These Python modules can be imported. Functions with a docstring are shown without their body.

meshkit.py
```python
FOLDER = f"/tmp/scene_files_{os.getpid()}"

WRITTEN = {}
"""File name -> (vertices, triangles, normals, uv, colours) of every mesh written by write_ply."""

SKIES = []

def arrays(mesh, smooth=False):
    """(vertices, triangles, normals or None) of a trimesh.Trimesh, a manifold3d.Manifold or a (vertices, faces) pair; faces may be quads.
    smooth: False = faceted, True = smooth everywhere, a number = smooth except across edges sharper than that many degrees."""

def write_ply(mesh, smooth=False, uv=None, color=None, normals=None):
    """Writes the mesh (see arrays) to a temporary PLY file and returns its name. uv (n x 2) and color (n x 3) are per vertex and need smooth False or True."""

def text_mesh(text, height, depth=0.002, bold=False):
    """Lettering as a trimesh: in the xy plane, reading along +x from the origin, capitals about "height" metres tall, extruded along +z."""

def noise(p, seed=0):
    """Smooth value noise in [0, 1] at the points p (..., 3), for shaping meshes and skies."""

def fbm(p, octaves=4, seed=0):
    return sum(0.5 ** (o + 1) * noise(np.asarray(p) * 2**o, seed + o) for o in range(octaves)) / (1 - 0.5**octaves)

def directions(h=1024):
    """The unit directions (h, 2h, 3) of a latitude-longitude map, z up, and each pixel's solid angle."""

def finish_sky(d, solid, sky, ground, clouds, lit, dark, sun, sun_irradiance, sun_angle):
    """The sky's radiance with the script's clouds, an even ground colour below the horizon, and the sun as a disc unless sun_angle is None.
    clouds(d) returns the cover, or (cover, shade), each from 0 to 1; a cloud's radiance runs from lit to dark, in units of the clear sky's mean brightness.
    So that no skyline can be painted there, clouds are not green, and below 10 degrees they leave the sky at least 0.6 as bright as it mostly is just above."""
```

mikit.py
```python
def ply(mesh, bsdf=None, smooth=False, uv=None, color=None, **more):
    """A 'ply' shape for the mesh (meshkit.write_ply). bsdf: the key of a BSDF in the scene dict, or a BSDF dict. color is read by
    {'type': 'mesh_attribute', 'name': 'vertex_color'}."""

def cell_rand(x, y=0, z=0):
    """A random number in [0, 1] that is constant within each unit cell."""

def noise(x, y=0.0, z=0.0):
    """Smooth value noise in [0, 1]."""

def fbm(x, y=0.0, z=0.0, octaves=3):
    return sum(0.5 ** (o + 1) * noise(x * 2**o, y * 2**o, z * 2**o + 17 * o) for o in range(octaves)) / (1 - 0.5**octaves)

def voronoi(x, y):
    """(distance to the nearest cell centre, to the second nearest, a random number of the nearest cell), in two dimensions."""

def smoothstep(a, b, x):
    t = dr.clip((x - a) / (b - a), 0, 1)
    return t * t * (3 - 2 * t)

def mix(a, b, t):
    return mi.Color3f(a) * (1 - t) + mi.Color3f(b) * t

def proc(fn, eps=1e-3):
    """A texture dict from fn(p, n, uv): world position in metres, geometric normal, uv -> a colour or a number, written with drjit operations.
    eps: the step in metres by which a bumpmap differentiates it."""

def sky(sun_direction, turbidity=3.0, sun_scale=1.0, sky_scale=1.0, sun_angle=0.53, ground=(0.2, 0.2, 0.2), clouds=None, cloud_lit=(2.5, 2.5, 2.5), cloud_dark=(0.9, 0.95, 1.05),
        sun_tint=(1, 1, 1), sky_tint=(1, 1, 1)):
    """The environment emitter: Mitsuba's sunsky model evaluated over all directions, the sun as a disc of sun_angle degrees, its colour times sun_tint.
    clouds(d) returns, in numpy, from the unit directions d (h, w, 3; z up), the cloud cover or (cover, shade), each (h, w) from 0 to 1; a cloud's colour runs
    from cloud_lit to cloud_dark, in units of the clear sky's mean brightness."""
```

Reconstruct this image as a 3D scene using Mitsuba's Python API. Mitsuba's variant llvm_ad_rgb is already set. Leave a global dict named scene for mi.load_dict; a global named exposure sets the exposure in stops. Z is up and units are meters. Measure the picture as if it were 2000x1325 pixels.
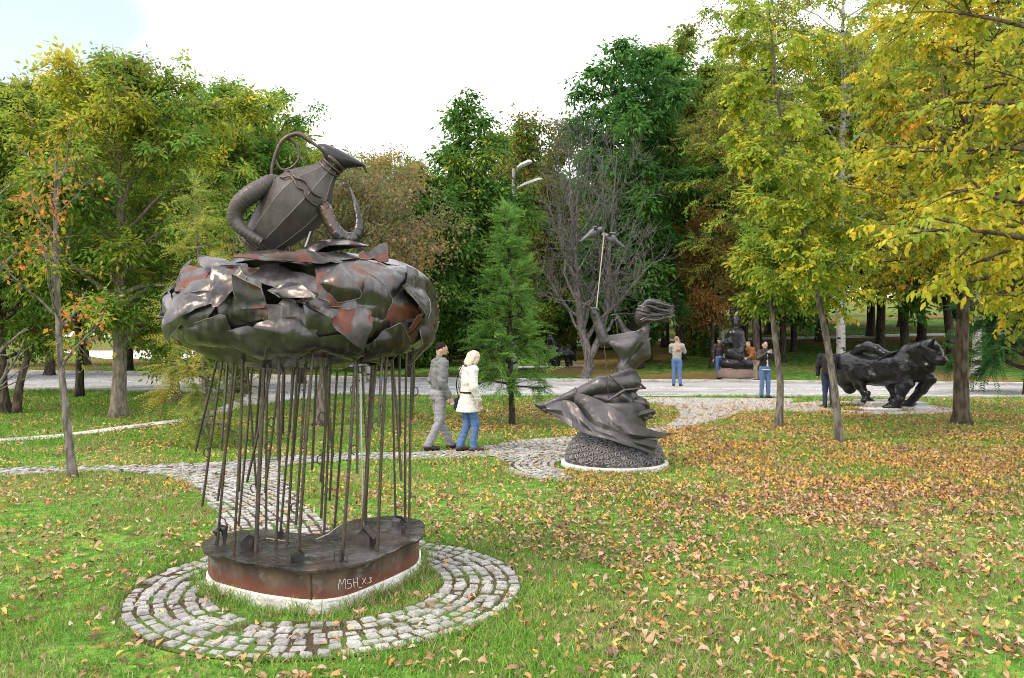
import math, random
import numpy as np, trimesh, shapely
import manifold3d as m3
import drjit as dr
import mitsuba as mi
import mikit, meshkit
from shapely.geometry import Polygon, Point
from shapely.ops import unary_union
T = mi.ScalarTransform4f
scene, labels = {}, {}
random.seed(7)

# ---------------------------------------------------------------- camera, sky, exposure
EYE, FOC, HOR = 1.85, 1640.0, 658.0          # eye height (m), focal length and horizon row of the 2000 px wide photograph
_t = math.atan((662.5 - HOR) / FOC)
scene['camera'] = {'type': 'perspective', 'fov': 2 * math.degrees(math.atan(1000 / FOC)), 'fov_axis': 'x', 'near_clip': 0.05, 'far_clip': 3000.0,
                   'to_world': T().look_at([0, 0, EYE], [0, 1, EYE - math.tan(_t)], [0, 0, 1])}
def cloud_cover(d):
    q = np.stack([d[..., 0] / (np.abs(d[..., 2]) + .45), d[..., 1] / (np.abs(d[..., 2]) + .45), d[..., 2] * 0], -1)
    n = meshkit.fbm(q * [1.6, 1.6, 1] + [.4, 4.2, 0], 5, 3)
    hole = np.clip(1 - np.linalg.norm((d - np.array([-.50, .80, .33])) * [1, 1, 1.5], axis=-1) / .46, 0, 1)
    c = np.clip(1.1 - np.clip((hole * 1.9 + (n - .5) * 2.6 - .45) * 1.25, 0, .95), 0, 1)
    return c, np.clip((n - .45) * .9, 0, .5)
scene['sky'] = mikit.sky([-.62, -.38, .72], turbidity=3, sun_scale=0.22, sun_angle=14, clouds=cloud_cover, cloud_lit=(2.9, 2.9, 2.95), cloud_dark=(2.2, 2.25, 2.35), sky_tint=(1.32, 1.0, .96))
exposure = 3.1

# ---------------------------------------------------------------- helpers
def terrain(x, y):
    x, y = np.asarray(x, float), np.asarray(y, float)
    s = np.clip((x + 15) / 17, 0, 1); s = s * s * (3 - 2 * s)
    t = np.maximum(y - 37.5, 0)
    up = np.minimum(t * t / (t + 8), 200) * .066 * s
    return up + 0.0 * x
def gp(u, v, z=0.0):
    """The ground point (or the point at height z over the flat lawn) at photo position u, v."""
    dy = (HOR - v) / FOC
    if dy < -.0005 and z == 0:
        d = -EYE / dy
        if d < 37.5: return np.array([(u - 1000) / FOC * d, d, 0.0])
    if z != 0: 
        d = (z - EYE) / dy
        return np.array([(u - 1000) / FOC * d, d, z])
    ds = np.linspace(5, 300, 6000)
    zz = EYE + dy * ds
    k = np.argmax(zz <= terrain((u - 1000) / FOC * ds, ds))
    d = ds[k]
    return np.array([(u - 1000) / FOC * d, d, float(terrain((u - 1000) / FOC * d, d))])
def P(u, v, d):
    """The point at distance d (m, along the view axis) seen at photo position u, v."""
    return np.array([(u - 1000) / FOC * d, d, EYE + (HOR - v) / FOC * d])
def nrm(v):
    v = np.asarray(v, float); return v / (np.linalg.norm(v, axis=-1, keepdims=True) + 1e-12)
_count = {}
def key_for(name, parent=None):
    full = name if parent is None else parent + '__' + name
    n = _count.get(full, 0); _count[full] = n + 1
    return full if n == 0 else f'{full}_{n:03d}'
def thing(name, label, cat, group=None, kind=None):
    k = key_for(name)
    labels[k] = {'label': label, 'category': cat}
    if group: labels[k]['group'] = group
    if kind: labels[k]['kind'] = kind
    return k
def obj(name, mesh, bsdf, parent=None, smooth=False, label=None, kind=None, color=None, shape=None, place=None):
    k = key_for(name, parent)
    s = dict(shape) if shape is not None else mikit.ply(mesh, bsdf, smooth, color=color)
    if place is not None: s['to_world'] = place
    scene[k] = s
    if label or kind:
        labels.setdefault(k, {})
        if label: labels[k]['label'] = label
        if kind: labels[k]['kind'] = kind
    return k
def cat(ms):
    return trimesh.util.concatenate(ms)
def mesh_of(v, f):
    f = np.asarray(f, int)
    if f.shape[1] == 4: f = np.vstack([f[:, [0, 1, 2]], f[:, [0, 2, 3]]])
    return trimesh.Trimesh(np.asarray(v, float), f, process=False)
def tube(pts, rad, sides=8, cap=True, twist=0.0, squash=None):
    """A swept round tube along pts with radius rad (number or per point), closed."""
    p = np.asarray(pts, float); n = len(p)
    r = np.broadcast_to(np.asarray(rad, float), (n,))
    t = nrm(np.gradient(p, axis=0))
    ref = np.array([0, 0, 1.]) if abs(t[0, 2]) < .9 else np.array([1., 0, 0])
    a = nrm(np.cross(t[0], ref)); A = []
    for i in range(n):
        a = nrm(a - t[i] * (a @ t[i])); A.append(a)
    A = np.array(A); B = np.cross(t, A)
    an = np.arange(sides) * 2 * np.pi / sides + twist
    v = p[:, None] + r[:, None, None] * (np.cos(an)[None, :, None] * A[:, None] + np.sin(an)[None, :, None] * B[:, None])
    v = v.reshape(-1, 3)
    i, j = np.meshgrid(np.arange(n - 1), np.arange(sides), indexing='ij')
    q = np.stack([i * sides + j, i * sides + (j + 1) % sides, (i + 1) * sides + (j + 1) % sides, (i + 1) * sides + j], -1).reshape(-1, 4)
    f = np.vstack([q[:, [0, 1, 2]], q[:, [0, 2, 3]]])
    if cap:
        v = np.vstack([v, p[0], p[-1]]); k = len(v)
        jj = np.arange(sides)
        f = np.vstack([f, np.stack([(jj + 1) % sides, jj, jj * 0 + k - 2], 1), np.stack([(n - 1) * sides + jj, (n - 1) * sides + (jj + 1) % sides, jj * 0 + k - 1], 1)])
    return mesh_of(v, f)
def spline(pts, n=40):
    """Catmull-Rom through pts (any dimension), resampled to n points."""
    p = np.asarray(pts, float)
    q = np.vstack([2 * p[0] - p[1], p, 2 * p[-1] - p[-2]])
    s = np.linspace(0, len(p) - 1 - 1e-9, n); i = s.astype(int); t = (s - i)[:, None]
    a, b, c, d = q[i], q[i + 1], q[i + 2], q[i + 3]
    return .5 * (2 * b + (c - a) * t + (2 * a - 5 * b + 4 * c - d) * t * t + (3 * b - a - 3 * c + d) * t ** 3)
def box(lo, hi, bev=0.0):
    lo, hi = np.asarray(lo, float), np.asarray(hi, float)
    if bev <= 0:
        m = trimesh.creation.box(hi - lo); m.apply_translation((lo + hi) / 2); return m
    pts = [[(lo[k] + bev if s[k] < 0 else hi[k] - bev) if k != a else (lo[k] if s[k] < 0 else hi[k]) for k in range(3)] for s in np.ndindex(2, 2, 2) for s in [[2 * x - 1 for x in s]] for a in range(3)]
    m = m3.Manifold.hull_points(np.array(pts)).to_mesh()
    return trimesh.Trimesh(m.vert_properties[:, :3], m.tri_verts, process=False)
def hull(pts):
    m = m3.Manifold.hull_points(np.asarray(pts, float)).to_mesh()
    return trimesh.Trimesh(m.vert_properties[:, :3], m.tri_verts, process=False)
def rotz(a):
    c, s = math.cos(a), math.sin(a); return np.array([[c, -s, 0], [s, c, 0], [0, 0, 1.]])
def mat(R=None, t=(0, 0, 0), s=1.0):
    M = np.eye(4); M[:3, :3] = (np.eye(3) if R is None else np.asarray(R)) * s; M[:3, 3] = t
    return T(M)
# signed-distance modelling: smooth unions of tapered capsules, turned into one continuous surface
class Body:
    def __init__(self, k=.03): self.parts, self.k, self.pts = [], k, []
    def cone(self, a, b, ra, rb=None, k=None, flat=None):
        a, b = np.asarray(a, float), np.asarray(b, float); rb = ra if rb is None else rb
        def f(p):
            ab = b - a; t = np.clip(((p - a) @ ab) / (ab @ ab + 1e-12), 0, 1)
            w = p - (a + t[:, None] * ab)
            if flat is not None:                       # flat = (axis, factor): thinner along the axis
                ax = nrm(flat[0]); w = w + ax * ((w @ ax) * (1 / flat[1] - 1))[:, None]
            return np.linalg.norm(w, axis=1) - (ra + t * (rb - ra))
        self.parts.append((f, k)); self.pts += [a - ra, a + ra, b - rb, b + rb]; return self
    def chain(self, pts, rads, k=None, flat=None):
        for i in range(len(pts) - 1): self.cone(pts[i], pts[i + 1], rads[i], rads[i + 1], k, flat)
        return self
    def ball(self, c, r, R=None, k=None):
        c = np.asarray(c, float); r = np.broadcast_to(np.asarray(r, float), (3,)); R = np.eye(3) if R is None else np.asarray(R)
        def f(p):
            q = (p - c) @ R; L = np.linalg.norm(q / r, axis=1); g = np.linalg.norm(q / (r * r), axis=1)
            return L * (L - 1) / (g + 1e-9)
        self.parts.append((f, k)); m = r.max(); self.pts += [c - m, c + m]; return self
    def value(self, p):
        d = None
        for f, k in self.parts:
            e = f(p); k = self.k if k is None else k
            if d is None: d = e
            else:
                h = np.clip(.5 + .5 * (e - d) / k, 0, 1) if k > 0 else (e > d).astype(float)
                d = e * (1 - h) + d * h - k * h * (1 - h)
        return d
    def mesh(self, h=.012, extra=None, cut=None):
        q = np.array(self.pts); return nets(lambda p: self._v(p, extra, cut), q.min(0) - 3 * h, q.max(0) + 3 * h, h)
    def _v(self, p, extra, cut):
        d = self.value(p)
        if extra is not None: d = d + extra(p)
        if cut is not None: d = np.maximum(d, cut(p))
        return d
def nets(fn, lo, hi, h):
    n = np.ceil((hi - lo) / h).astype(int) + 1
    ax = [lo[k] + h * np.arange(n[k]) for k in range(3)]
    F = np.empty(n)
    for i in range(0, n[0], 24):
        G = np.stack(np.meshgrid(ax[0][i:i + 24], ax[1], ax[2], indexing='ij'), -1)
        F[i:i + 24] = fn(G.reshape(-1, 3)).reshape(G.shape[:3])
    s = F < 0
    acc, cnt = np.zeros([*(n - 1), 3]), np.zeros(n - 1)
    quads = []
    idx = -np.ones(n - 1, int)
    cr = []
    for a in range(3):
        sl0 = [slice(None)] * 3; sl1 = [slice(None)] * 3; sl0[a] = slice(0, -1); sl1[a] = slice(1, None)
        f0, f1 = F[tuple(sl0)], F[tuple(sl1)]
        E = np.argwhere((f0 < 0) != (f1 < 0))
        va, vb = f0[tuple(E.T)], f1[tuple(E.T)]
        pt = E.astype(float); pt[:, a] += va / (va - vb)
        b, c = (a + 1) % 3, (a + 2) % 3
        ok = (E[:, b] > 0) & (E[:, c] > 0) & (E[:, b] < n[b] - 1) & (E[:, c] < n[c] - 1)
        E, pt, va = E[ok], pt[ok], va[ok]
        ring = []
        for db, dc in ((-1, -1), (0, -1), (0, 0), (-1, 0)):
            C = E.copy(); C[:, b] += db; C[:, c] += dc
            np.add.at(acc, tuple(C.T), pt); np.add.at(cnt, tuple(C.T), 1); ring.append(C)
        cr.append((np.stack(ring, 1), va < 0))
    on = np.argwhere(cnt > 0); idx[tuple(on.T)] = np.arange(len(on))
    v = lo + h * acc[tuple(on.T)] / cnt[tuple(on.T)][:, None]
    for ring, pos in cr:
        q = idx[ring[..., 0], ring[..., 1], ring[..., 2]]
        q = np.where(pos[:, None], q, q[:, ::-1]); quads.append(q)
    return mesh_of(v, np.vstack(quads))

# ---------------------------------------------------------------- materials
def two(b): return {'type': 'twosided', 'bsdf': b}
def rgb(*c): return {'type': 'rgb', 'value': list(c)}
def plain(name, c, rough=.6, spec=.4, metal=0.0, **k):
    scene[name] = two({'type': 'principled', 'base_color': rgb(*c) if not callable(c) else mikit.proc(c), 'roughness': rough if not callable(rough) else mikit.proc(rough), 'specular': spec, 'metallic': metal, **k})
def bumped(name, c, bump, scale=1.0, eps=2e-3, rough=.6, spec=.4, metal=0.0):
    scene[name] = two({'type': 'bumpmap', 'arbitrary': mikit.proc(bump, eps), 'scale': scale,
                       'bsdf': {'type': 'principled', 'base_color': rgb(*c) if not callable(c) else mikit.proc(c), 'roughness': rough if not callable(rough) else mikit.proc(rough), 'specular': spec, 'metallic': metal}})
SS, MIX = mikit.smoothstep, mikit.mix
def _h(i, j, k):
    h = mi.UInt32(mi.Int32(i)) * 374761393 + mi.UInt32(mi.Int32(j)) * 668265263 + mi.UInt32(mi.Int32(k)) * 2147483647
    h = (h ^ (h >> 13)) * 1274126177
    return mi.Float((h ^ (h >> 16)) & 0xFFFFFF) * (1 / 16777215.0)
def N(x, y, z=0.0):
    """Smooth value noise in [0, 1]; over a plane only when z is a number (cheaper)."""
    x, y = mi.Float(x), mi.Float(y)
    i, j = dr.floor(x), dr.floor(y); a, b = x - i, y - j; a, b = a * a * (3 - 2 * a), b * b * (3 - 2 * b)
    L = lambda k: dr.lerp(dr.lerp(_h(i, j, k), _h(i + 1, j, k), a), dr.lerp(_h(i, j + 1, k), _h(i + 1, j + 1, k), a), b)
    if isinstance(z, (int, float)): return L(mi.Float(float(int(z * 7))))
    k = dr.floor(z); c = z - k; c = c * c * (3 - 2 * c)
    return dr.lerp(L(k), L(k + 1), c)
def FB(x, y, z=0.0, o=2):
    o = min(o, 2) + (o > 3)
    return sum(.5 ** (q + 1) * N(x * 2 ** q, y * 2 ** q, z * 2 ** q + (17 * q)) for q in range(o)) / (1 - .5 ** o)
VC = {'type': 'mesh_attribute', 'name': 'vertex_color'}
scene['leaf_mat'] = two({'type': 'principled', 'base_color': VC, 'roughness': .5, 'specular': .35})
scene['leaf_thin'] = {'type': 'principledthin', 'base_color': VC, 'roughness': .5, 'diff_trans': 1.0, 'spec_trans': 0.0}
scene['grass_mat'] = {'type': 'principledthin', 'base_color': VC, 'roughness': .5, 'diff_trans': .6, 'spec_trans': 0.0}
scene['litter_mat'] = two({'type': 'principled', 'base_color': VC, 'roughness': .6, 'specular': .3})
scene['stone_vc'] = two({'type': 'principled', 'base_color': VC, 'roughness': .8, 'specular': .3})

def c_lawn(p, n, uv):
    a = FB(p.x * .55, p.y * .55, 3.1, 3); b = FB(p.x * 14, p.y * 14, 1.7, 3); e = N(p.x * 60, p.y * 60, .5); g = FB(p.x * 2.3 + 9, p.y * 2.3, 5.0, 3)
    c = MIX((.065, .150, .024), (.135, .27, .044), SS(.3, .7, b))
    c = MIX(c, (.22, .19, .080), SS(.52, .74, a * .6 + g * .4) * .7)
    c = MIX(c, (.055, .038, .022), SS(.62, .8, FB(p.x * 7 + 3, p.y * 7, 2., 2)) * .6)
    c = MIX(c, MIX((.22, .12, .045), (.28, .19, .05), N(p.x * 33, p.y * 33, 8.)), SS(.69, .73, N(p.x * 11, p.y * 16, 4.) * .7 + e * .3) * .8)
    return c
bumped('lawn_mat', c_lawn, lambda p, n, uv: FB(p.x * 30, p.y * 30, 0., 3), .04, 8e-3, .9, .1)
def c_forest(p, n, uv):
    a = FB(p.x * .25, p.y * .16, 3.1, 3); b = FB(p.x * 5, p.y * 4, 1.7, 3); e = N(p.x * 17, p.y * 11, .5)
    c = MIX((.040, .085, .018), (.10, .19, .034), SS(.3, .7, b))
    return MIX(c, MIX((.12, .075, .036), (.20, .125, .05), e), SS(.43, .58, a * .75 + b * .25) * .85)
bumped('slope_mat', c_forest, lambda p, n, uv: FB(p.x * 8, p.y * 8, 0., 3), .12, 2e-2, .9, .1)
def c_asph(p, n, uv):
    a = FB(p.x * .35, p.y * .9, 0., 3); g = N(p.x * 70, p.y * 70, 0.)
    c = MIX((.23, .23, .237), (.30, .30, .31), SS(.3, .7, a) * .7 + g * .3)
    return MIX(c, (.13, .13, .13), SS(.60, .66, FB(p.x * .8 + 4, p.y * 1.6, 7., 4)) * .5)
bumped('asphalt_mat', c_asph, lambda p, n, uv: N(p.x * 120, p.y * 120, 0.), .003, 3e-3, .8, .3)
bumped('paint_mat', lambda p, n, uv: MIX((.62, .62, .60), (.34, .34, .34), SS(.5, .75, FB(p.x * 9, p.y * 9, 0., 3))), lambda p, n, uv: N(p.x * 120, p.y * 120, 0.), .002, 3e-3, .7, .3)
bumped('concrete_mat', lambda p, n, uv: MIX((.62, .61, .585), (.40, .39, .36), SS(.45, .8, FB(p.x * 6, p.y * 6, p.z * 9, 4))), lambda p, n, uv: FB(p.x * 40, p.y * 40, p.z * 40, 3), .012, 2e-3, .85, .25)
bumped('kerb_mat', lambda p, n, uv: MIX((.42, .41, .40), (.25, .245, .235), SS(.35, .75, FB(p.x * 3, p.y * 3, p.z * 9, 4))), lambda p, n, uv: FB(p.x * 30, p.y * 30, p.z * 30, 3), .01, 3e-3, .85, .25)
bumped('bed_mat', lambda p, n, uv: MIX(MIX((.045, .034, .022), (.09, .07, .045), FB(p.x * 24, p.y * 24, 0., 3)), (.075, .13, .03), SS(.44, .60, FB(p.x * 3.2, p.y * 3.2, 2., 3))), lambda p, n, uv: FB(p.x * 50, p.y * 50, 0., 3), .03, 4e-3, .95, .1)
bumped('sett_mat', lambda p, n, uv: MIX(MIX((.20, .195, .19), (.39, .38, .37), N(p.x * 7.3, p.y * 7.3, 3.)), (.15, .145, .135), SS(.5, .75, FB(p.x * 55, p.y * 55, p.z * 55, 3)) * .6), lambda p, n, uv: FB(p.x * 45, p.y * 45, p.z * 45, 3), .010, 2e-3, .8, .3)
# steel, oxidised almost black, and its rust
def c_steel(p, n, uv):
    a = FB(p.x * 3, p.y * 3, p.z * 3, 4); b = FB(p.x * 22, p.y * 22, p.z * 5, 3)
    c = MIX((.036, .032, .033), (.135, .125, .126), SS(.3, .72, a * .78 + b * .22))
    c = MIX(c, (.20, .19, .18), SS(.62, .85, N(p.x * 46, p.y * 46, p.z * 3.5)) * .3)
    return MIX(c, (.13, .075, .05), SS(.58, .72, FB(p.x * 6 + 7, p.y * 6, p.z * 4, 4)) * .5)
b_steel = lambda p, n, uv: FB(p.x * 9, p.y * 9, p.z * 9, 4)
bumped('steel_mat', c_steel, b_steel, .012, 3e-3, lambda p, n, uv: .16 + .24 * FB(p.x * 9, p.y * 9, p.z * 9, 3), .5, .75)
def c_rustplate(p, n, uv):
    m = SS(.54, .58, FB(p.x * 6 + 3, p.y * 5, p.z * 5, 3))
    return MIX(c_steel(p, n, uv), MIX((.15, .052, .036), (.085, .036, .028), FB(p.x * 30, p.y * 30, p.z * 9, 3)), m)
bumped('rust_steel_mat', c_rustplate, b_steel, .012, 3e-3, lambda p, n, uv: .36 + .3 * FB(p.x * 12, p.y * 12, p.z * 12, 3), .4, .45)
def c_drum(p, n, uv):
    st = FB(p.x * 9, p.y * 9, p.z * 1.2, 4); b = FB(p.x * 14, p.y * 14, p.z * 14, 4)
    c = MIX((.060, .044, .035), (.15, .098, .070), SS(.35, .7, st))
    c = MIX(c, (.17, .155, .14), SS(.60, .72, b) * .7)
    return MIX(c, MIX((.17, .055, .032), (.11, .042, .028), b), SS(.20, .13, p.z + (st - .5) * .18) * .9)
bumped('drum_mat', c_drum, lambda p, n, uv: FB(p.x * 16, p.y * 16, p.z * 10, 4), .012, 3e-3, .6, .4, .3)
bumped('rod_mat', lambda p, n, uv: MIX((.075, .068, .065), (.14, .10, .08), FB(p.x * 40, p.y * 40, p.z * 6, 3)), lambda p, n, uv: FB(p.x * 60, p.y * 60, p.z * 20, 2), .004, 2e-3, .42, .5, .75)
plain('bright_steel_mat', (.62, .60, .57), .35, .5, .9)
plain('jug_dark_mat', (.030, .028, .032), .4, .5, .5)
plain('bright_seam_mat', (.20, .19, .18), .5, .4, .4)
plain('chalk_mat', (.72, .71, .66), .9, .1)
bumped('statue_mat', lambda p, n, uv: MIX((.052, .047, .049), (.135, .126, .130), FB(p.x * 5, p.y * 5, p.z * 5, 4)), lambda p, n, uv: FB(p.x * 14, p.y * 14, p.z * 14, 3), .010, 3e-3, lambda p, n, uv: .30 + .25 * FB(p.x * 14, p.y * 14, p.z * 14, 3), .5, .75)
bumped('bull_mat', lambda p, n, uv: MIX((.010, .0098, .012), (.026, .025, .029), FB(p.x * 6, p.y * 6, p.z * 6, 4)), lambda p, n, uv: FB(p.x * 7, p.y * 7, p.z * 7, 4), .03, 6e-3, .26, .5, .3)
bumped('granite_mat', lambda p, n, uv: MIX((.13, .092, .080), (.21, .155, .135), N(p.x * 40, p.y * 40, p.z * 40)), lambda p, n, uv: FB(p.x * 12, p.y * 12, p.z * 12, 4), .04, 5e-3, .8, .3)
bumped('slab_mat', lambda p, n, uv: MIX((.33, .335, .35), (.45, .45, .46), FB(p.x * 9, p.y * 9, p.z * 9, 4)), lambda p, n, uv: FB(p.x * 30, p.y * 30, p.z * 30, 3), .008, 4e-3, .75, .3)
# bark
def bark(name, c0, c1, sc=1.0, depth=.03):
    bumped(name, lambda p, n, uv: MIX(c0, c1, SS(.3, .7, FB(p.x * 26 * sc, p.y * 26 * sc, p.z * 6 * sc, 4))), lambda p, n, uv: FB(p.x * 30 * sc, p.y * 30 * sc, p.z * 7 * sc, 3), depth, 4e-3, .9, .15)
bark('bark_brown', (.05, .038, .028), (.125, .098, .075), .8)
bark('bark_dark', (.030, .025, .020), (.075, .060, .048), .7, .04)
bark('bark_grey', (.085, .075, .066), (.20, .18, .16), 1.0, .02)
bark('bark_ash', (.065, .060, .058), (.15, .14, .135), 1.0, .02)
bark('bark_pale', (.13, .11, .09), (.25, .21, .17), 1.2, .015)
def c_birch(p, n, uv):
    band = SS(.62, .70, N(p.x * 4 + p.z * .5, p.y * 4, p.z * 9) * .65 + N(p.x * 9, p.y * 9, p.z * 28) * .35)
    return MIX(MIX((.42, .40, .38), (.30, .285, .265), FB(p.x * 7, p.y * 7, p.z * 5, 3)), (.03, .027, .025), band)
bumped('bark_birch', c_birch, lambda p, n, uv: FB(p.x * 30, p.y * 30, p.z * 12, 3), .01, 4e-3, .7, .3)
for _i, _c in enumerate([(.35, .21, .125), (.25, .135, .075), (.42, .29, .195), (.42, .20, .07), (.15, .085, .055)]): scene['dead_leaf_mat_%d' % _i] = two({'type': 'principled', 'base_color': rgb(*_c), 'roughness': .6, 'specular': .3})
plain('flower_mat', (.20, .188, .197), .5, .5, .4)
bumped('jug_mat', lambda p, n, uv: MIX((.062, .053, .050), (.105, .093, .090), FB(p.x * 30, p.y * 30, p.z * 4, 3)), b_steel, .006, 3e-3, .48, .45, .55)
plain('rope_mat', (.40, .36, .29), .7, .3)
plain('bird_mat', (.13, .13, .16), .5, .5, .5)
plain('lamp_mat', (.30, .30, .31), .5, .4, .3)
plain('lamp_head_mat', (.72, .73, .74), .4, .5)

# ---------------------------------------------------------------- the ground, road and paths
def poly(uv): return Polygon([gp(u, v)[:2] for u, v in uv]).buffer(0)
def smooth_poly(p, r): return p.buffer(r).buffer(-2 * r).buffer(r)
def sheet(pg, z, cell=0.0, follow=False, dens=None):
    """A flat (or terrain following) sheet over the polygon."""
    out = []
    for g in getattr(pg, 'geoms', [pg]):
        if g.is_empty: continue
        v, f = trimesh.creation.triangulate_polygon(g, engine='earcut')
        out.append(mesh_of(np.c_[v, np.full(len(v), z)], f))
    return cat(out)
road = Polygon([(-75, 47), (-40, 46), (-20.5, 42.1), (-10, 37.6), (-2, 35), (8, 33.4), (17, 31.9), (40, 29), (75, 25), (75, 20.5), (40, 23.3), (14, 25.5), (-1.6, 26.3), (-8, 27.2), (-14, 28.7), (-25, 31.8), (-40, 36), (-75, 38)])
path_a = smooth_poly(poly([(-160, 917), (0, 915), (150, 913), (300, 909), (380, 907), (440, 904), (560, 893), (700, 886), (830, 884), (930, 876), (1040, 858), (1100, 856), (1180, 850), (1260, 840), (1300, 832), (1317, 823), (1330, 811), (1322, 799), (1280, 790), (1238, 784), (1225, 777),
    (1552, 779), (1545, 789), (1560, 792), (1600, 808), (1543, 806), (1497, 805), (1447, 808), (1382, 828), (1311, 844), (1275, 858), (1210, 872), (1150, 885), (1120, 905), (1105, 925), (1130, 941), (1060, 938), (1018, 934), (990, 920), (1001, 909), (962, 892), (900, 896), (830, 899), (700, 899), (600, 906), (543, 914), (552, 934), (585, 979), (652, 1042), (700, 1075),
    (560, 1150), (440, 1050), (415, 995), (395, 965), (365, 942), (310, 929), (200, 922), (100, 926), (0, 932), (-160, 944)]), .12)
path_b = smooth_poly(poly([(-160, 876), (0, 865), (112, 857), (139, 853), (241, 840), (332, 827), (395, 820), (470, 797), (560, 783), (640, 779), (640, 768), (470, 764), (480, 775), (440, 792), (392, 815), (330, 822), (240, 833), (138, 847), (110, 850), (0, 858), (-160, 868)]), .1)
RC, R0, R1 = np.array([-1.35, 6.22]), .82, 1.43          # ring of setts round the first sculpture: centre, radii
def ring_poly(c, r0, r1, sx=1.0): return Polygon(np.array([c + r1 * np.array([sx * math.cos(a), math.sin(a)]) for a in np.linspace(0, 2 * np.pi, 72)]), [np.array([c + r0 * np.array([sx * math.cos(a), math.sin(a)]) for a in np.linspace(0, 2 * np.pi, 60)])])
BULL = np.array([9.3, 21.9])
ring_b = ring_poly(BULL, 1.25, 2.05)
FIG = np.array([1.47, 12.05])                              # the swinging figure's centre on the ground
paved = unary_union([path_a, path_b, ring_b])
# one lawn sheet out to the horizon: fine near the camera, coarse far away
xs = np.unique(np.r_[np.linspace(-1200, -60, 14), np.linspace(-60, 60, 121), np.linspace(60, 1200, 14)])
ys = np.unique(np.r_[np.linspace(-40, 0, 5), np.linspace(0, 37.5, 39), np.linspace(37.5, 140, 90), np.linspace(140, 1500, 20)])
gx, gy = np.meshgrid(xs, ys, indexing='ij'); gz = terrain(gx, gy)
i, j = np.meshgrid(np.arange(len(xs) - 1), np.arange(len(ys) - 1), indexing='ij'); q = np.stack([i * len(ys) + j, (i + 1) * len(ys) + j, (i + 1) * len(ys) + j + 1, i * len(ys) + j + 1], -1).reshape(-1, 4)
gv = np.stack([gx, gy, gz], -1).reshape(-1, 3); far = gv[q].mean(1)[:, 1] > 30
obj('lawn', mesh_of(gv, q[~far]), 'lawn_mat', smooth=True, kind='structure')
obj('slope', mesh_of(gv, q[far]), 'slope_mat', smooth=True, kind='structure')
obj('road', sheet(road, .012), 'asphalt_mat', kind='structure')
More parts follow.
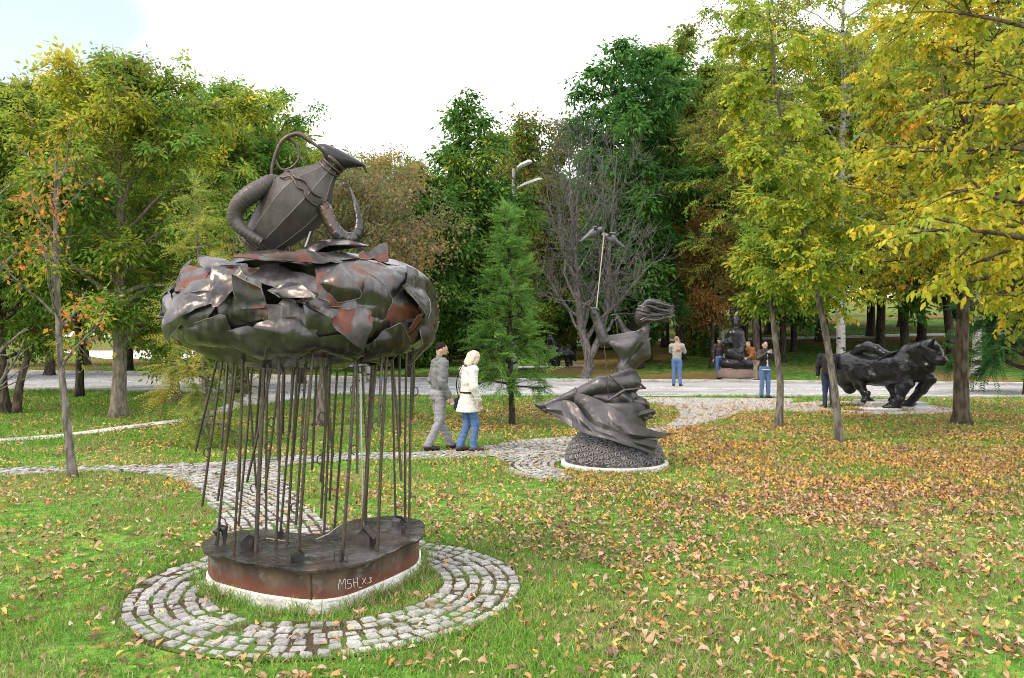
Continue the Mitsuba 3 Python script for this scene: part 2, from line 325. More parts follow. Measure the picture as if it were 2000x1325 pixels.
def strip(line, w, z): return sheet(shapely.LineString(line).buffer(w / 2, cap_style='flat'), z)
mid = [(-75, 42.5), (-40, 41), (-20.5, 35.6), (-10, 32.6), (-2, 30.9), (8, 29.6), (17, 28.7), (40, 26.2), (75, 22.6)]
obj('line', cat([strip(spline(mid, 60) + [0, o], .13, .018) for o in (-.14, .14)]), 'paint_mat', 'road')
obj('line', strip(spline([(-75, 39.3), (-40, 37.2), (-25, 33), (-14, 29.9), (-8, 28.4), (-1.6, 27.5), (14, 26.7), (40, 24.5), (75, 21.7)], 60), .12, .018), 'paint_mat', 'road')
def kerb(name, line, w, h, label=None):
    """Kerb stones along the line, each about a metre long."""
    p = spline(line, 160); s = np.r_[0, np.cumsum(np.linalg.norm(np.diff(p, axis=0), axis=1))]; out = []
    for a in np.arange(0, s[-1] - 1, 1.0):
        A, B = [np.array([np.interp(x, s, p[:, k]) for k in (0, 1)]) for x in (a + .006, a + .994)]
        t = nrm(B - A); n_ = np.array([-t[1], t[0]]) * w / 2
        out.append(hull([[*(c + e), z] for c in (A, B) for e in (-n_, n_) for z in (-.05, h - .015)] + [[*(c + e * .85), h] for c in (A + t * .01, B - t * .01) for e in (-n_, n_)]))
    return out
for nm, ln, w, h in (('kerb', [(-75, 47.1), (-40, 46.1), (-20.5, 42.2), (-10, 37.7), (-2, 35.1), (8, 33.5), (17, 32.0), (40, 29.1), (75, 25.1)], .26, .13), ('kerb', [(-75, 37.9), (-40, 35.9), (-25, 31.7), (-14, 28.6), (-8.2, 27.15)], .2, .07), ('kerb', [(8.9, 25.72), (14, 25.4), (40, 23.2), (75, 20.4)], .2, .07)):
    obj(nm, cat(kerb(nm, ln, w, h)), 'kerb_mat', kind='structure')
obj('pavement', sheet(Polygon([(-12, 38.7), (-2, 35.4), (8, 33.75), (17, 32.25), (40, 29.4), (75, 25.4), (75, 27.2), (40, 31), (17, 34.0), (8, 35.3), (-2, 36.8), (-12, 39.8)]), .028), 'kerb_mat', kind='structure')
# far pale footpaths crossing the park behind
def drape(uv, w, z=.03):
    c = np.array([gp(u, v) for u, v in uv]); c = spline(c, 60)
    t = nrm(np.gradient(c[:, :2], axis=0)); n_ = np.stack([-t[:, 1], t[:, 0]], 1) * w / 2
    A, B = c.copy(), c.copy(); A[:, :2] += n_; B[:, :2] -= n_
    for X in (A, B): X[:, 2] = terrain(X[:, 0], X[:, 1]) + z
    k = np.arange(59); return mesh_of(np.vstack([A, B]), np.stack([k, k + 60, k + 61, k + 1], 1))
obj('footpath', drape([(900, 678), (1020, 672), (1130, 668), (1250, 665), (1400, 664), (1600, 660), (1750, 656), (1900, 653), (2100, 652)], 3.0), 'kerb_mat', kind='structure')
obj('footpath', drape([(930, 722), (1010, 719), (1090, 716), (1160, 716)], 1.2), 'kerb_mat', kind='structure')
pl = Polygon([(-34, 70), (-14, 70), (-12, 110), (-60, 110)]); obj('square', sheet(pl, .03), 'concrete_mat', kind='structure')

# ---------------------------------------------------------------- granite setts
def sett_mesh(rng, a=.090, b=.082, h=.07):
    c = np.array([[-1, -1], [1, -1], [1, 1], [-1, 1]]) * [a / 2, b / 2] + rng.normal(0, .005, (4, 2))
    lo = [[*q, -h] for q in c]; mid_ = [[*(q * .98), -.012 + rng.normal(0, .002)] for q in c]; top = [[*(q * .80 + rng.normal(0, .003, 2)), rng.normal(.004, .0025)] for q in c] + [[0, 0, .009]]
    return hull(lo + mid_ + top)
_sr = np.random.default_rng(5)
SETT = [sett_mesh(_sr) for _ in range(8)]
SETT_PLY = [mikit.ply(m, 'sett_mat') for m in SETT]
def lay(parent, spots, z0, most=300):
    """spots: (x, y, angle, length scale, width scale). The nearest are parts, the rest one mesh."""
    spots = sorted(spots, key=lambda s: s[1] ** 2 + s[0] ** 2); rest = []
    for n_, (x, y, a, sx, sy) in enumerate(spots):
        k = int(_sr.integers(0, 8)); R3 = rotz(a) @ np.array([[1, 0, _sr.normal(0, .03)], [0, 1, _sr.normal(0, .03)], [0, 0, 1]]) * np.array([sx, sy, 1]); z = z0 + _sr.normal(-.002, .005)
        if n_ < most: obj('sett', None, None, parent, shape=SETT_PLY[k], place=mat(R3, (x, y, z)))
        else: m = SETT[k].copy(); m.vertices = m.vertices @ R3.T + [x, y, z]; rest.append(m)
    if rest: obj('sett', cat(rest), 'sett_mat', parent, kind='stuff')
def arcs(pg, c, r0, r1, pitch=.100, step=.108):
    out, prep = [], shapely.prepared.prep(pg)
    r = r0
    while r < r1:
        n_ = max(int(2 * np.pi * r / step), 6); o = _sr.random()
        for k in range(n_):
            a = 2 * np.pi * (k + o + _sr.normal(0, .06)) / n_; rr = r + _sr.normal(0, .005); x, y = c[0] + rr * math.cos(a), c[1] + rr * math.sin(a)
            if (y > 3 and abs(x) < y * .68 + 1.0) and prep.contains(Point(x, y)): out.append((x, y, a + math.pi / 2, _sr.uniform(.86, 1.08), _sr.uniform(.9, 1.04)))
        r += pitch
    return out
import shapely.prepared
rp = ring_poly(RC, R0, R1)
ring = obj('ring_path', sheet(rp.buffer(.03), .008), 'bed_mat', kind='structure')
sp = [s for s in arcs(rp, RC, R0 + .05, R1) if _sr.random() > .04]
lay(ring, sp, .016)
walk = path_a.difference(rp.buffer(.0)).difference(road)
near = walk.intersection(shapely.box(-40, 0, 40, 17.5)); farp = walk.intersection(shapely.box(-40, 17.5, 40, 60))
wk = obj('sett_path', sheet(near, .010), 'bed_mat', kind='structure')
A_ = near.intersection(shapely.box(-40, 0, -1.2, 40)); B_ = near.difference(A_)
lay(wk, arcs(A_, (-8.7, 5.4), 2, 16) + arcs(B_, FIG, .9, 16), .016)
def c_sett(p, n, uv):
    x, y = p.x - FIG[0], p.y - FIG[1]; r = dr.sqrt(x * x + y * y) / .107; a = dr.atan2(y, x); row = dr.floor(r); t = a * (row + .5) * .91 + _h(row, 3, 1)
    fr, ft = r - row, t - dr.floor(t); e = dr.minimum(dr.minimum(fr, 1 - fr), dr.minimum(ft, 1 - ft))
    c = MIX((.22, .215, .21), (.37, .36, .35), _h(row, dr.floor(t), 7))
    return MIX((.10, .085, .06), c, SS(.05, .14, e))
plain('sett_far_mat', c_sett, .85, .25)
obj('sett_path', sheet(farp.union(ring_b.difference(road)), .010), 'sett_far_mat', kind='structure')
obj('footpath', sheet(path_b.difference(road).difference(path_a), .010), 'kerb_mat', kind='structure')

# ---------------------------------------------------------------- trees
def leaf_quad(b, d, side, L, W, fold=.25):
    """One folded leaflet: base, two flanks, tip."""
    d, side = nrm(d), nrm(side); up = np.cross(d, side)
    return [b, b + d * L * .42 - side * W / 2 - up * W * fold, b + d * L, b + d * L * .42 + side * W / 2 - up * W * fold], [[0, 1, 2], [0, 2, 3]]
def leaf_hex(b, d, side, L, W, fold=.3):
    d, side = nrm(d), nrm(side); up = np.cross(d, side)
    q = lambda t, s, k: b + d * L * t + side * W * s - up * abs(s) * W * fold * k - up * L * .16 * t * t
    return [b, q(.3, -.42, 1), q(.68, -.40, 1), q(1, 0, 0), q(.68, .40, 1), q(.3, .42, 1)], [[0, 1, 5], [1, 2, 5], [2, 4, 5], [2, 3, 4]]
def join_leaves(items):
    V, Fc, I = [], [], []
    for k, (v, f) in enumerate(items):
        Fc += [[i + len(V) for i in t] for t in f]; V += [np.asarray(x) for x in v]; I += [k] * len(v)
    return np.array(V), np.array(Fc), np.array(I)
def pinnate(rng, L=.42, pairs=5, l=.14, w=.052, droop=.14):
    it = []
    for k in range(pairs + 1):
        t = .22 + .78 * k / pairs; b = np.array([L * t, 0, -droop * t * t])
        if k == pairs: it.append(leaf_quad(b, [1, rng.uniform(-.2, .2), -.9], [0, 1, 0], l * 1.1, w)); break
        for s in (-1, 1):
            d = np.array([.62 + rng.normal(0, .12), s * .75, -.62 + rng.normal(0, .2)])
            it.append(leaf_quad(b, d, np.cross(d, [0, 0, 1]), l * rng.uniform(.8, 1.1) * (1 - .3 * abs(t - .6)), w * rng.uniform(.85, 1.15)))
    return join_leaves(it)
def rosette(rng, n=5, L=.34, pairs=2, l=.15, w=.058):
    """Long leaves of drooping leaflets radiating from a shoot tip."""
    it = []
    for a in np.arange(n) * 2 * np.pi / n + rng.uniform(0, 6):
        tilt = rng.normal(.15, .3); f = np.array([.45 + .5 * math.cos(a), math.sin(a), tilt]); f = nrm(f); sd = nrm(np.cross([0, 0, 1], f)); Lk = L * rng.uniform(.7, 1.2); dr_ = rng.uniform(.25, .6)
        for k in range(pairs + 1):
            t = .3 + .7 * k / pairs; b = f * Lk * t - np.array([0, 0, dr_ * Lk * t * t]); tan = nrm(f - np.array([0, 0, 2 * dr_ * t]))
            if k == pairs: it.append(leaf_quad(b, tan, sd, l, w)); break
            for s in (-1, 1): d = nrm(tan * .6 + sd * s * .8 + [0, 0, -.35 + rng.normal(0, .2)]); it.append(leaf_quad(b, d, np.cross(d, [0, 0, 1]), l * rng.uniform(.8, 1.1), w * rng.uniform(.85, 1.15)))
    return join_leaves(it)
def ovate(rng, n=9, L=.34, l=.105, w=.058, hang=.75, leaf=leaf_hex):
    it = []
    for k in range(n):
        t = (k + .6) / n; s = 1 if k % 2 else -1
        b = np.array([L * t, 0, -.05 * t * t]); d = np.array([.45 + rng.normal(0, .2), s * .6 + rng.normal(0, .2), -hang + rng.normal(0, .22)])
        it.append(leaf(b, d, np.cross(d, [rng.normal(0, .3), rng.normal(0, .3), 1]), l * rng.uniform(.7, 1.15), w * rng.uniform(.8, 1.15)))
    return join_leaves(it)
def tuft(rng, n=9, R=.28, l=.2, w=.075):
    it = []
    for k in range(n):
        b = rng.normal(0, R * .5, 3); d = nrm(b * [1, 1, .4] + [0, 0, -.10] + rng.normal(0, .06, 3) * 2)
        it.append(leaf_quad(b, d, np.cross(d, rng.normal(0, 1, 3)), l * rng.uniform(.7, 1.2), w * rng.uniform(.8, 1.2)))
    return join_leaves(it)
def spray(rng, L=.34, n=11, l=.085, w=.017, up=.1):
    it = []
    for k in range(n):
        t = (k + .5) / n
        for s in (-1, 1):
            d = np.array([.75, s * .8, up + rng.normal(0, .22)]); b = np.array([L * t, 0, -.04 * t * t])
            v, f = leaf_quad(b, d, np.cross(d, [0, 0, 1]), l * (1.15 - .6 * t) * rng.uniform(.8, 1.2), w, .1); it.append((v, f))
    return join_leaves(it)
_tr = np.random.default_rng(11)
KINDS = {'pinnate': [rosette(_tr) for _ in range(7)], 'ash': [rosette(_tr, 4, .30, 1, .17, .068) for _ in range(6)], 'ovate': [ovate(_tr) for _ in range(6)], 'ovate_far': [ovate(_tr, w=.066, leaf=leaf_quad) for _ in range(6)], 'small': [ovate(_tr, 8, .30, .07, .048, .5, leaf_quad) for _ in range(5)],
         'tuft': [tuft(_tr) for _ in range(6)], 'bigtuft': [tuft(_tr, 10, .42, .30, .12) for _ in range(6)], 'spray': [spray(_tr) for _ in range(5)], 'needle': [spray(_tr, .26, 8, .055, .013, .25) for _ in range(5)],
         'sparse': [tuft(_tr, 7, .22, .075, .045) for _ in range(5)]}
def crown_mesh(rng, pos, dirs, kind, scale, pal, jit=.14, patch=.6):
    """Leaf sprays at pos growing along dirs; colours are drawn from pal = [(colour, weight)], in patches."""
    pos, dirs = np.asarray(pos), nrm(dirs); n = len(pos)
    w = np.cumsum([x[1] for x in pal]); w = w / w[-1]
    cols = np.array([x[0] for x in pal])
    s = np.clip((meshkit.noise(pos * patch, 5) - .5) * 1.5 + .5, 0, 1) * .55 + rng.random(n) * .45
    s = np.argsort(np.argsort(s)) / max(n, 1)
    c = cols[np.searchsorted(w, s).clip(0, len(pal) - 1)]
    z = np.tile([0, 0, 1.], (n, 1)) + rng.normal(0, .28, (n, 3))
    y = nrm(np.cross(z, dirs)); z = np.cross(dirs, y)
    R = np.stack([dirs, y, z], -1) * (scale * rng.uniform(.75, 1.25, n))[:, None, None]
    which = rng.integers(0, len(KINDS[kind]), n)
    V, Fc, C, off = [], [], [], 0
    for k, (tv, tf, ti) in enumerate(KINDS[kind]):
        m = which == k; q = m.sum()
        if not q: continue
        v = np.einsum('nij,kj->nki', R[m], tv) + pos[m][:, None]
        j = 1 + rng.normal(0, jit, (q, ti.max() + 1, 1)) * np.array([1.2, .8, .8]) + rng.normal(0, jit * .6, (q, ti.max() + 1, 3))
        cc = np.clip(c[m][:, None] * j, .004, .9)[:, ti]
        V.append(v.reshape(-1, 3)); C.append(cc.reshape(-1, 3))
        Fc.append((tf[None] + (np.arange(q) * len(tv))[:, None, None] + off).reshape(-1, 3)); off += q * len(tv)
    return mesh_of(np.vstack(V), np.vstack(Fc)), np.vstack(C)
def trunk_line(base, top, bend=0, rng=None, n=14):
    base, top = np.asarray(base, float), np.asarray(top, float)
    k = np.linspace(0, 1, n)[:, None]; p = base * (1 - k) + top * k
    if rng is not None: p[:, :2] += np.cumsum(rng.normal(0, bend, (n, 2)), 0) * (k > .02)
    return p
def grow(rng, line, r0, n_prim, start, reach, elev, n_sec, curve=.25, stop=.97, sec_len=.5, az=None, flare=1.5):
    """Trunk with limbs and side branches. reach(t) = crown radius at relative height t. Returns (wood mesh, twig polylines)."""
    line = spline(line, 26); N_ = len(line)
    tt = np.linspace(0, 1, N_); h = np.linalg.norm(line[-1] - line[0])
    rad = r0 * (1 - tt) ** .8 * (1 + (flare - 1) * np.exp(-tt * h / .22)) + .012
    wood, twigs = [tube(line, rad, 9)], [line[-5:]]
    for k in range(n_prim):
        t = start + (stop - start) * ((k + rng.uniform(.1, .9)) / n_prim)
        i = t * (N_ - 1); a = int(i); b0 = line[a] * (1 - (i - a)) + line[min(a + 1, N_ - 1)] * (i - a)
        ang = (k * 2.399 + rng.normal(0, .35)) if az is None else az(k, rng)
        e = math.radians(elev(t) if callable(elev) else elev + rng.normal(0, 9))
        L = max(reach(t), .12) * rng.uniform(.62, 1.12) / max(math.cos(e), .35)
        if e > 0: L = min(L, (line[-1, 2] + .15 - b0[2]) / max(math.sin(e), .25) + .35)
        d = np.array([math.cos(ang) * math.cos(e), math.sin(ang) * math.cos(e), math.sin(e)])
        q = np.linspace(0, 1, 7)[:, None]
        pts = b0 + d * L * q + np.array([0, 0, 1]) * (-curve * L * q ** 2) + np.cumsum(rng.normal(0, .03 * L, (7, 3)), 0) * (q > 0)
        rb = min(r0 * (1 - t) ** .8 * .55 + .006, r0 * .6)
        wood.append(tube(pts, np.linspace(rb, .006, 7), 6, False)); twigs.append(pts[2:])
        for s in range(n_sec):
            u = rng.uniform(.25, .98); i2 = u * 6; a2 = int(i2); s0 = pts[a2] * (1 - (i2 - a2)) + pts[min(a2 + 1, 6)] * (i2 - a2)
            d2 = nrm(nrm(pts[-1] - pts[0]) * .75 + rng.normal(0, .7, 3) * [1, 1, .8] + [0, 0, .12])
            L2 = L * sec_len * (1.15 - .6 * u) * rng.uniform(.6, 1.3)
            q2 = np.linspace(0, 1, 4)[:, None]; p2 = s0 + d2 * L2 * q2 - np.array([0, 0, .16 * L2]) * q2 ** 2
            wood.append(tube(p2, np.linspace(max(rb * .38, .006), .004, 4), 3, False)); twigs.append(p2)
    return cat(wood), twigs
def along(rng, twigs, n, tip=.25):
    """n points and growth directions spread over the twigs by length."""
    L = np.array([np.linalg.norm(np.diff(t, axis=0), axis=1).sum() for t in twigs]) + .05
    w = rng.choice(len(twigs), n, p=L / L.sum()); u = rng.random(n) ** (1 - tip)
    pos, dr_ = np.empty((n, 3)), np.empty((n, 3))
    for i in range(n):
        t = twigs[w[i]]; x = u[i] * (len(t) - 1); a = min(int(x), len(t) - 2)
        pos[i] = t[a] + (t[a + 1] - t[a]) * (x - a); dr_[i] = nrm(t[a + 1] - t[a])
    return pos, dr_
def dome(R, lo=.55, peak=.4):
    """Crown radius over relative height: widest at peak, narrowing to both ends."""
    def f(t):
        s = (t - .0)
        return R * (max(1 - ((t - peak) / (1.02 - peak)) ** 2, 0) ** .5 if t > peak else lo + (1 - lo) * (t / peak))
    return f
def cone_reach(R): return lambda t: R * max(1 - t, .03) ** .85
G1, G2, G3 = (.100, .225, .045), (.185, .325, .062), (.072, .170, .045)
Y1, Y2, Y3 = (.36, .43, .065), (.56, .52, .06), (.68, .54, .06)
OL, BR, OR = (.21, .225, .055), (.26, .18, .08), (.55, .25, .06)
def tree(name, label, category, base, top, r0, reach, kind, n, pal, barkm, rng, n_prim=26, start=.2, elev=38, n_sec=5, scale=1.0, bend=.05, group=None, curve=.25, droop=.25, spread=.5, tip=.25, line=None, stop=.97, jit=.14, az=None, sec_len=.5, flare=1.5, mat_='leaf_thin', under=None):
    k = thing(name, label, category, group)
    line = trunk_line(base, top, bend, rng) if line is None else line
    wood, tw = grow(rng, line, r0, n_prim, start, reach, elev, n_sec, curve, stop, sec_len, az, flare)
    obj('trunk', wood, barkm, k, smooth=True)
    pos, d = along(rng, tw, n, tip)
    d = nrm(d * spread + rng.normal(0, .55, (n, 3)) * [1, 1, .5] + [0, 0, -droop])
    m, c = crown_mesh(rng, pos, d, kind, scale, pal, jit)
    obj('crown', m, mat_, k, color=c)
    return k

R = np.random.default_rng
def tb(u, v, vt, d=None, du=0):
    """Foot and top of a tree from the photo rows of its foot and its top (at one distance)."""
    b = gp(u, v); return b, P(u + du, vt, b[1])
def at_d(u, d, vt, du=0):
    x = (u - 1000) / FOC * d; b = np.array([x, d, float(terrain(x, d))]); t = P(u + du, vt, d); return b, t
wal = [(G1, 2), (G2, 4), (OL, 2), (Y1, 3), (Y2, .6)]
grn = [(G3, 3), (G1, 5), (G2, 2)]
olv = [(OL, 4), (G2, 2), (Y1, 3), (BR, .6)]
# left group
b, t = tb(232, 815, 150); tree('walnut_tree', 'tall yellow-green tree with a pale brown trunk, topmost of the crowns on the left', 'tree', b, t, .16, dome(2.5, .55, .42), 'pinnate', 2000, [(G2, 4), (OL, 2), (Y1, 4), (Y2, .8)], 'bark_pale', R(1), 42, .20, lambda t: 28 + 30 * t, 9, bend=.015)
b, t = tb(12, 808, 190, du=-60); W = tree('walnut_tree', 'green tree with two dark trunks at the left edge of the lawn', 'tree', b, t, .12, dome(2.2, .5, .4), 'pinnate', 1400, [(G1, 2), (G2, 4), (OL, 2), (Y1, 2)], 'bark_brown', R(2), 34, .2, lambda t: 28 + 30 * t, 8, bend=.02)
obj('trunk', tube(spline([gp(32, 808), gp(32, 808) + [.1, 0, .8], gp(32, 808) + [.45, .1, 2.2], gp(32, 808) + [.6, .1, 4.]], 12), np.linspace(.12, .03, 12), 8), 'bark_brown', W, smooth=True)
b, t = tb(155, 777, 175); tree('walnut_tree', 'green tree with a thin dark trunk standing by the road behind the pale trunk', 'tree', b, t, .11, dome(2.4, .5, .42), 'pinnate', 1700, wal, 'bark_dark', R(3), 34, .2, lambda t: 28 + 30 * t, 8, 1.1, bend=.02)
b, t = at_d(470, 27, 186); tree('walnut_tree', 'mid green tree whose crown rises behind the tilted jug', 'tree', b, t, .15, dome(2.7, .6, .45), 'pinnate', 1900, [(G1, 3), (G2, 5), (OL, 1), (Y1, 1.4)], 'bark_dark', R(4), 42, .14, lambda t: 28 + 36 * t, 9, 1.15)
b, t = at_d(345, 24, 240); tree('walnut_tree', 'yellow-green tree between the tall left tree and the jug', 'tree', b, t, .12, dome(2.1, .6, .42), 'pinnate', 1700, [(G2, 5), (Y1, 4), (Y2, 1.2)], 'bark_pale', R(5), 36, .12, lambda t: 26 + 36 * t, 9, 1.0)
b, t = at_d(-10, 27, 215); tree('walnut_tree', 'dense green tree at the left edge behind the two dark trunks', 'tree', b, t, .14, dome(2.8, .6, .42), 'pinnate', 1700, [(G1, 4), (G3, 1), (G2, 3), (Y1, 1)], 'bark_dark', R(6), 34, .10, lambda t: 26 + 36 * t, 8, 1.2)
b, t = at_d(590, 33, 300); tree('walnut_tree', 'low green tree behind the spout of the jug', 'tree', b, t, .12, dome(2.3, .6, .42), 'pinnate', 1200, [(G1, 3), (G2, 3), (Y1, 1)], 'bark_dark', R(7), 30, .14, lambda t: 28 + 36 * t, 7, 1.2)
# young tree with a few orange leaves in front on the left
b = gp(142, 934); k = thing('sapling', 'thin leaning sapling with a few orange leaves on bare twigs in the left lawn', 'tree')
line = spline([b, P(128, 800, b[1]), P(117, 690, b[1]), P(112, 560, b[1]), P(108, 420, b[1]), P(112, 300, b[1])], 16)
wood, tw = grow(R(8), line, .042, 15, .33, lambda t: .95 * (1 - t) ** .6 + .12, 48, 3, curve=-.12, sec_len=.45, flare=1.5)
obj('trunk', wood, 'bark_grey', k, smooth=True)
pos, d = along(R(9), tw, 95, .5); m, c = crown_mesh(R(10), pos, d * .4 + R(3).normal(0, .5, d.shape) + [0, 0, -.3], 'sparse', 1.0, [(OR, 3), ((.45, .20, .10), 2), ((.36, .30, .05), 3), ((.16, .20, .03), 2)], .2, 1.4)
obj('crown', m, 'leaf_thin', k, color=c)
b = gp(-70, 1010); k = thing('sapling', 'bare pale sapling whose thin twigs reach in at the left edge', 'tree')
wood, tw = grow(R(18), spline([b, b + [.1, 0, 1.5], b + [.35, 0, 3.4]], 12), .05, 12, .3, lambda t: 1.1 * (1 - t) + .2, 42, 4, curve=-.1)
obj('trunk', wood, 'bark_grey', k, smooth=True)
# yellowish young larch behind the rods
def conifer(name, label, base, top, r0, Rb, n, pal, barkm, rng, kind, start, elev, n_prim, n_sec=5, scale=1.0, lvl=cone_reach, curve=.2, droop=.1, spread=1.1, tip=.2, jit=.14):
    return tree(name, label, 'tree', base, top, r0, lvl(Rb) if lvl is cone_reach else lvl, kind, n, pal, barkm, rng, n_prim, start, elev, n_sec, scale, .012, None, curve, droop, spread, tip, None, .99, jit, flare=1.25)
b, t = tb(402, 864, 350, du=-14); conifer('young_larch', 'sparse yellow-green young larch behind the left rods of the sculpture', b, t, .045, 1.3, 2000, [((.24, .32, .075), 4), ((.40, .42, .10), 4), ((.52, .42, .10), 1)], 'bark_grey', R(20), 'needle', .05, 10, 36, 6, 1.3, lvl=lambda t: 1.35 * (1 - t) ** 1.3 + .12, curve=.16)
# brownish thin tree between the jug and the green wood
b, t = tb(628, 832, 365, du=95); tree('brown_tree', 'thinning brown-leaved tree with a thick grey trunk behind the rods', 'tree', b, t, .145, dome(2.15, .55, .5), 'sparse', 3600, [((.23, .21, .10), 4), ((.19, .22, .085), 5), ((.27, .19, .11), 3), ((.36, .26, .11), 1)], 'bark_grey', R(21), 44, .28, 40, 9, 1.0, bend=.03, tip=.1, line=spline([b, P(634, 740, b[1]), P(660, 600, b[1]), P(705, 480, b[1]), t], 16))
b, t = at_d(725, 34, 318); tree('birch_tree', 'orange-brown birch top showing right of the jug', 'tree', b, t, .13, dome(2.1, .5, .5), 'sparse', 3000, [((.46, .31, .12), 4), ((.36, .27, .09), 3), ((.25, .25, .07), 2)], 'bark_birch', R(22), 36, .25, 48, 7, 1.35)
b, t = at_d(800, 38, 330); tree('green_tree', 'green tree left of the tall pointed one, over the walking man', 'tree', b, t, .16, dome(3.0, .6, .4), 'ash', 2100, [(G1, 4), (G2, 3), (G3, 2)], 'bark_dark', R(23), 36, .12, 34, 6, 1.6)
b, t = at_d(915, 40, 176); tree('green_tree', 'tall green tree with a pointed top in the middle', 'tree', b, t, .2, lambda x: 2.9 * min(1, (1.01 - x) * 1.75) ** .8, 'ash', 2300, [(G1, 4), (G2, 3), (G3, 2), (Y1, .4)], 'bark_dark', R(24), 48, .1, 42, 6, 1.6)
b, t = at_d(985, 52, 262); tree('green_tree', 'olive-brown tree behind the two lamp heads', 'tree', b, t, .2, dome(3.6, .6, .45), 'sparse', 3400, olv + [(BR, 2)], 'bark_dark', R(25), 36, .1, 40, 7, 2.6)
b, t = at_d(1075, 50, 245); tree('green_tree', 'olive tree behind the bare grey tree', 'tree', b, t, .2, dome(3.2, .6, .45), 'sparse', 3400, [(OL, 4), (BR, 2), (G1, 3), (Y1, 1)], 'bark_dark', R(26), 36, .1, 42, 7, 2.6)
# the young fir in front and the one at the right edge
b, t = tb(1000, 832, 412, du=-10)
conifer('young_fir', 'small bright green conifer standing on the lawn right of the walking couple', b, t, .055, 1.0, 1500, [((.13, .27, .07), 4), ((.22, .39, .085), 4), ((.09, .19, .05), 1)], 'bark_dark', R(30), 'spray', .17, lambda t: 2 + 40 * t, 64, 5, 1.05, lvl=lambda t: 1.3 * (1.02 - t) ** 1.2, curve=.16, droop=.0, spread=1.5, tip=.15)
b, t = tb(2010, 772, 300); conifer('spruce', 'dark spruce at the right edge beside the road', b, t, .16, 2.5, 1500, [((.03, .09, .034), 4), ((.055, .15, .045), 4), ((.08, .19, .055), 1)], 'bark_dark', R(31), 'spray', .08, 6, 50, 4, 2.2, curve=.30, droop=.15, spread=1.3)
# bare grey tree behind the swinging figure
b = gp(1146, 747) * [1, 1.02, 1]; k = thing('bare_tree', 'leafless grey tree with a forked trunk behind the swinging figure', 'tree'); D = b[1]
rng = R(33)
def reach_b(t): return 3.1 * max(1 - t, .03) ** .5
wood, tw = grow(rng, spline([b, P(1150, 700, D), P(1136, 640, D), P(1125, 540, D), P(1120, 450, D), P(1108, 270, D)], 16), .22, 22, .30, reach_b, lambda t: 34 + 34 * t, 9, curve=-.22, sec_len=.52)
w2, t2 = grow(rng, spline([P(1150, 700, D), P(1168, 665, D), P(1186, 600, D + .3), P(1190, 500, D + .4), P(1205, 300, D + .5)], 16), .15, 15, .25, reach_b, lambda t: 38 + 32 * t, 8, curve=-.25, sec_len=.5, flare=1.0)
obj('trunk', cat([wood, w2]), 'bark_ash', k, smooth=True)
fine = []
for q in tw + t2:
    for s in range(4):
        x = rng.uniform(.2, 1) * (len(q) - 1.01); a = int(x); p0 = q[a] + (q[a + 1] - q[a]) * (x - a); d = nrm(nrm(q[-1] - q[0]) + rng.normal(0, .5, 3) + [0, 0, .35]); L = rng.uniform(.4, 1.1)
        fine.append(tube([p0, p0 + d * L * .5 + rng.normal(0, .04, 3), p0 + d * L + [0, 0, .06]], [.009, .007, .003], 3, False))
obj('twig', cat(fine), 'bark_ash', k, kind='stuff')
# great dark green tree right of the middle
b, t = at_d(1240, 44, 84); tree('green_tree', 'great dark green tree with a dense tall crown behind the swinging figure', 'tree', b, t, .34, lambda x: 3.55 * (1 if x < .6 else max(1 - ((x - .6) / .42) ** 2, 0) ** .5) * (.75 + .4 * min(x / .4, 1) * .6), 'ash', 3600, [((.075, .195, .055), 4), ((.12, .27, .07), 4), (G1, 3)], 'bark_dark', R(40), 56, .14, 26, 7, 1.75)
b, t = at_d(1330, 50, 60); tree('green_tree', 'olive-green tree leaning out right of the great dark one', 'tree', b, t, .26, dome(3.3, .6, .55), 'ash', 2300, [(OL, 4), (G2, 3), (Y1, 2)], 'bark_dark', R(41), 40, .2, 34, 6, 1.9)
# yellow trees on the right lawn
b = gp(1521, 836); D = b[1]; tree('ash_sapling', 'slim grey sapling with lime leaves, left of the leaning trunk on the right lawn', 'tree', b, None, .066, lambda t: 1.25 * (1.02 - t) ** .4 * min(1, .3 + t * 1.2), 'pinnate', 420, [(G2, 2), ((.13, .22, .03), 4), (Y1, 3), (Y2, 1)], 'bark_grey', R(50), 24, .50, 34, 5, .85, line=spline([b, P(1524, 745, D), P(1514, 660, D), P(1506, 570, D), P(1512, 460, D), P(1500, 330, D)], 16), stop=.95)
b = gp(1640, 866); D = b[1]; tree('ash_sapling', 'tall leaning slim grey tree with yellow-green leaves, left of the bull', 'tree', b, None, .058, lambda t: 1.75 * (1.03 - t) ** .35 * min(1, .2 + t), 'ovate', 2600, [(Y1, 4), ((.30, .40, .06), 3), (Y2, 3), ((.22, .34, .05), 2)], 'bark_grey', R(51), 34, .40, 26, 6, .82, line=spline([b, P(1630, 760, D), P(1610, 640, D), P(1585, 520, D), P(1548, 370, D), P(1520, 200, D), P(1500, 0, D)], 18), stop=.97)
yel = [((.52, .49, .06), 4), (Y3, 2.4), ((.31, .38, .06), 4), (OL, 1.5), ((.60, .38, .06), .3)]
b = gp(1878, 830); D = b[1]; tree('yellow_tree', 'yellow-leaved tree with the thickest dark trunk on the right lawn', 'tree', b, None, .155, lambda t: 3.6 * min(1, .45 + t * 1.3) * (1.02 - t) ** .25, 'ovate_far', 5600, yel, 'bark_brown', R(52), 46, .34, lambda t: 4 + 42 * t, 8, 1.05, line=spline([b, P(1877, 700, D), P(1882, 560, D), P(1880, 400, D), P(1885, 150, D), P(1890, -150, D)], 18), stop=.97, curve=.12, flare=1.5)
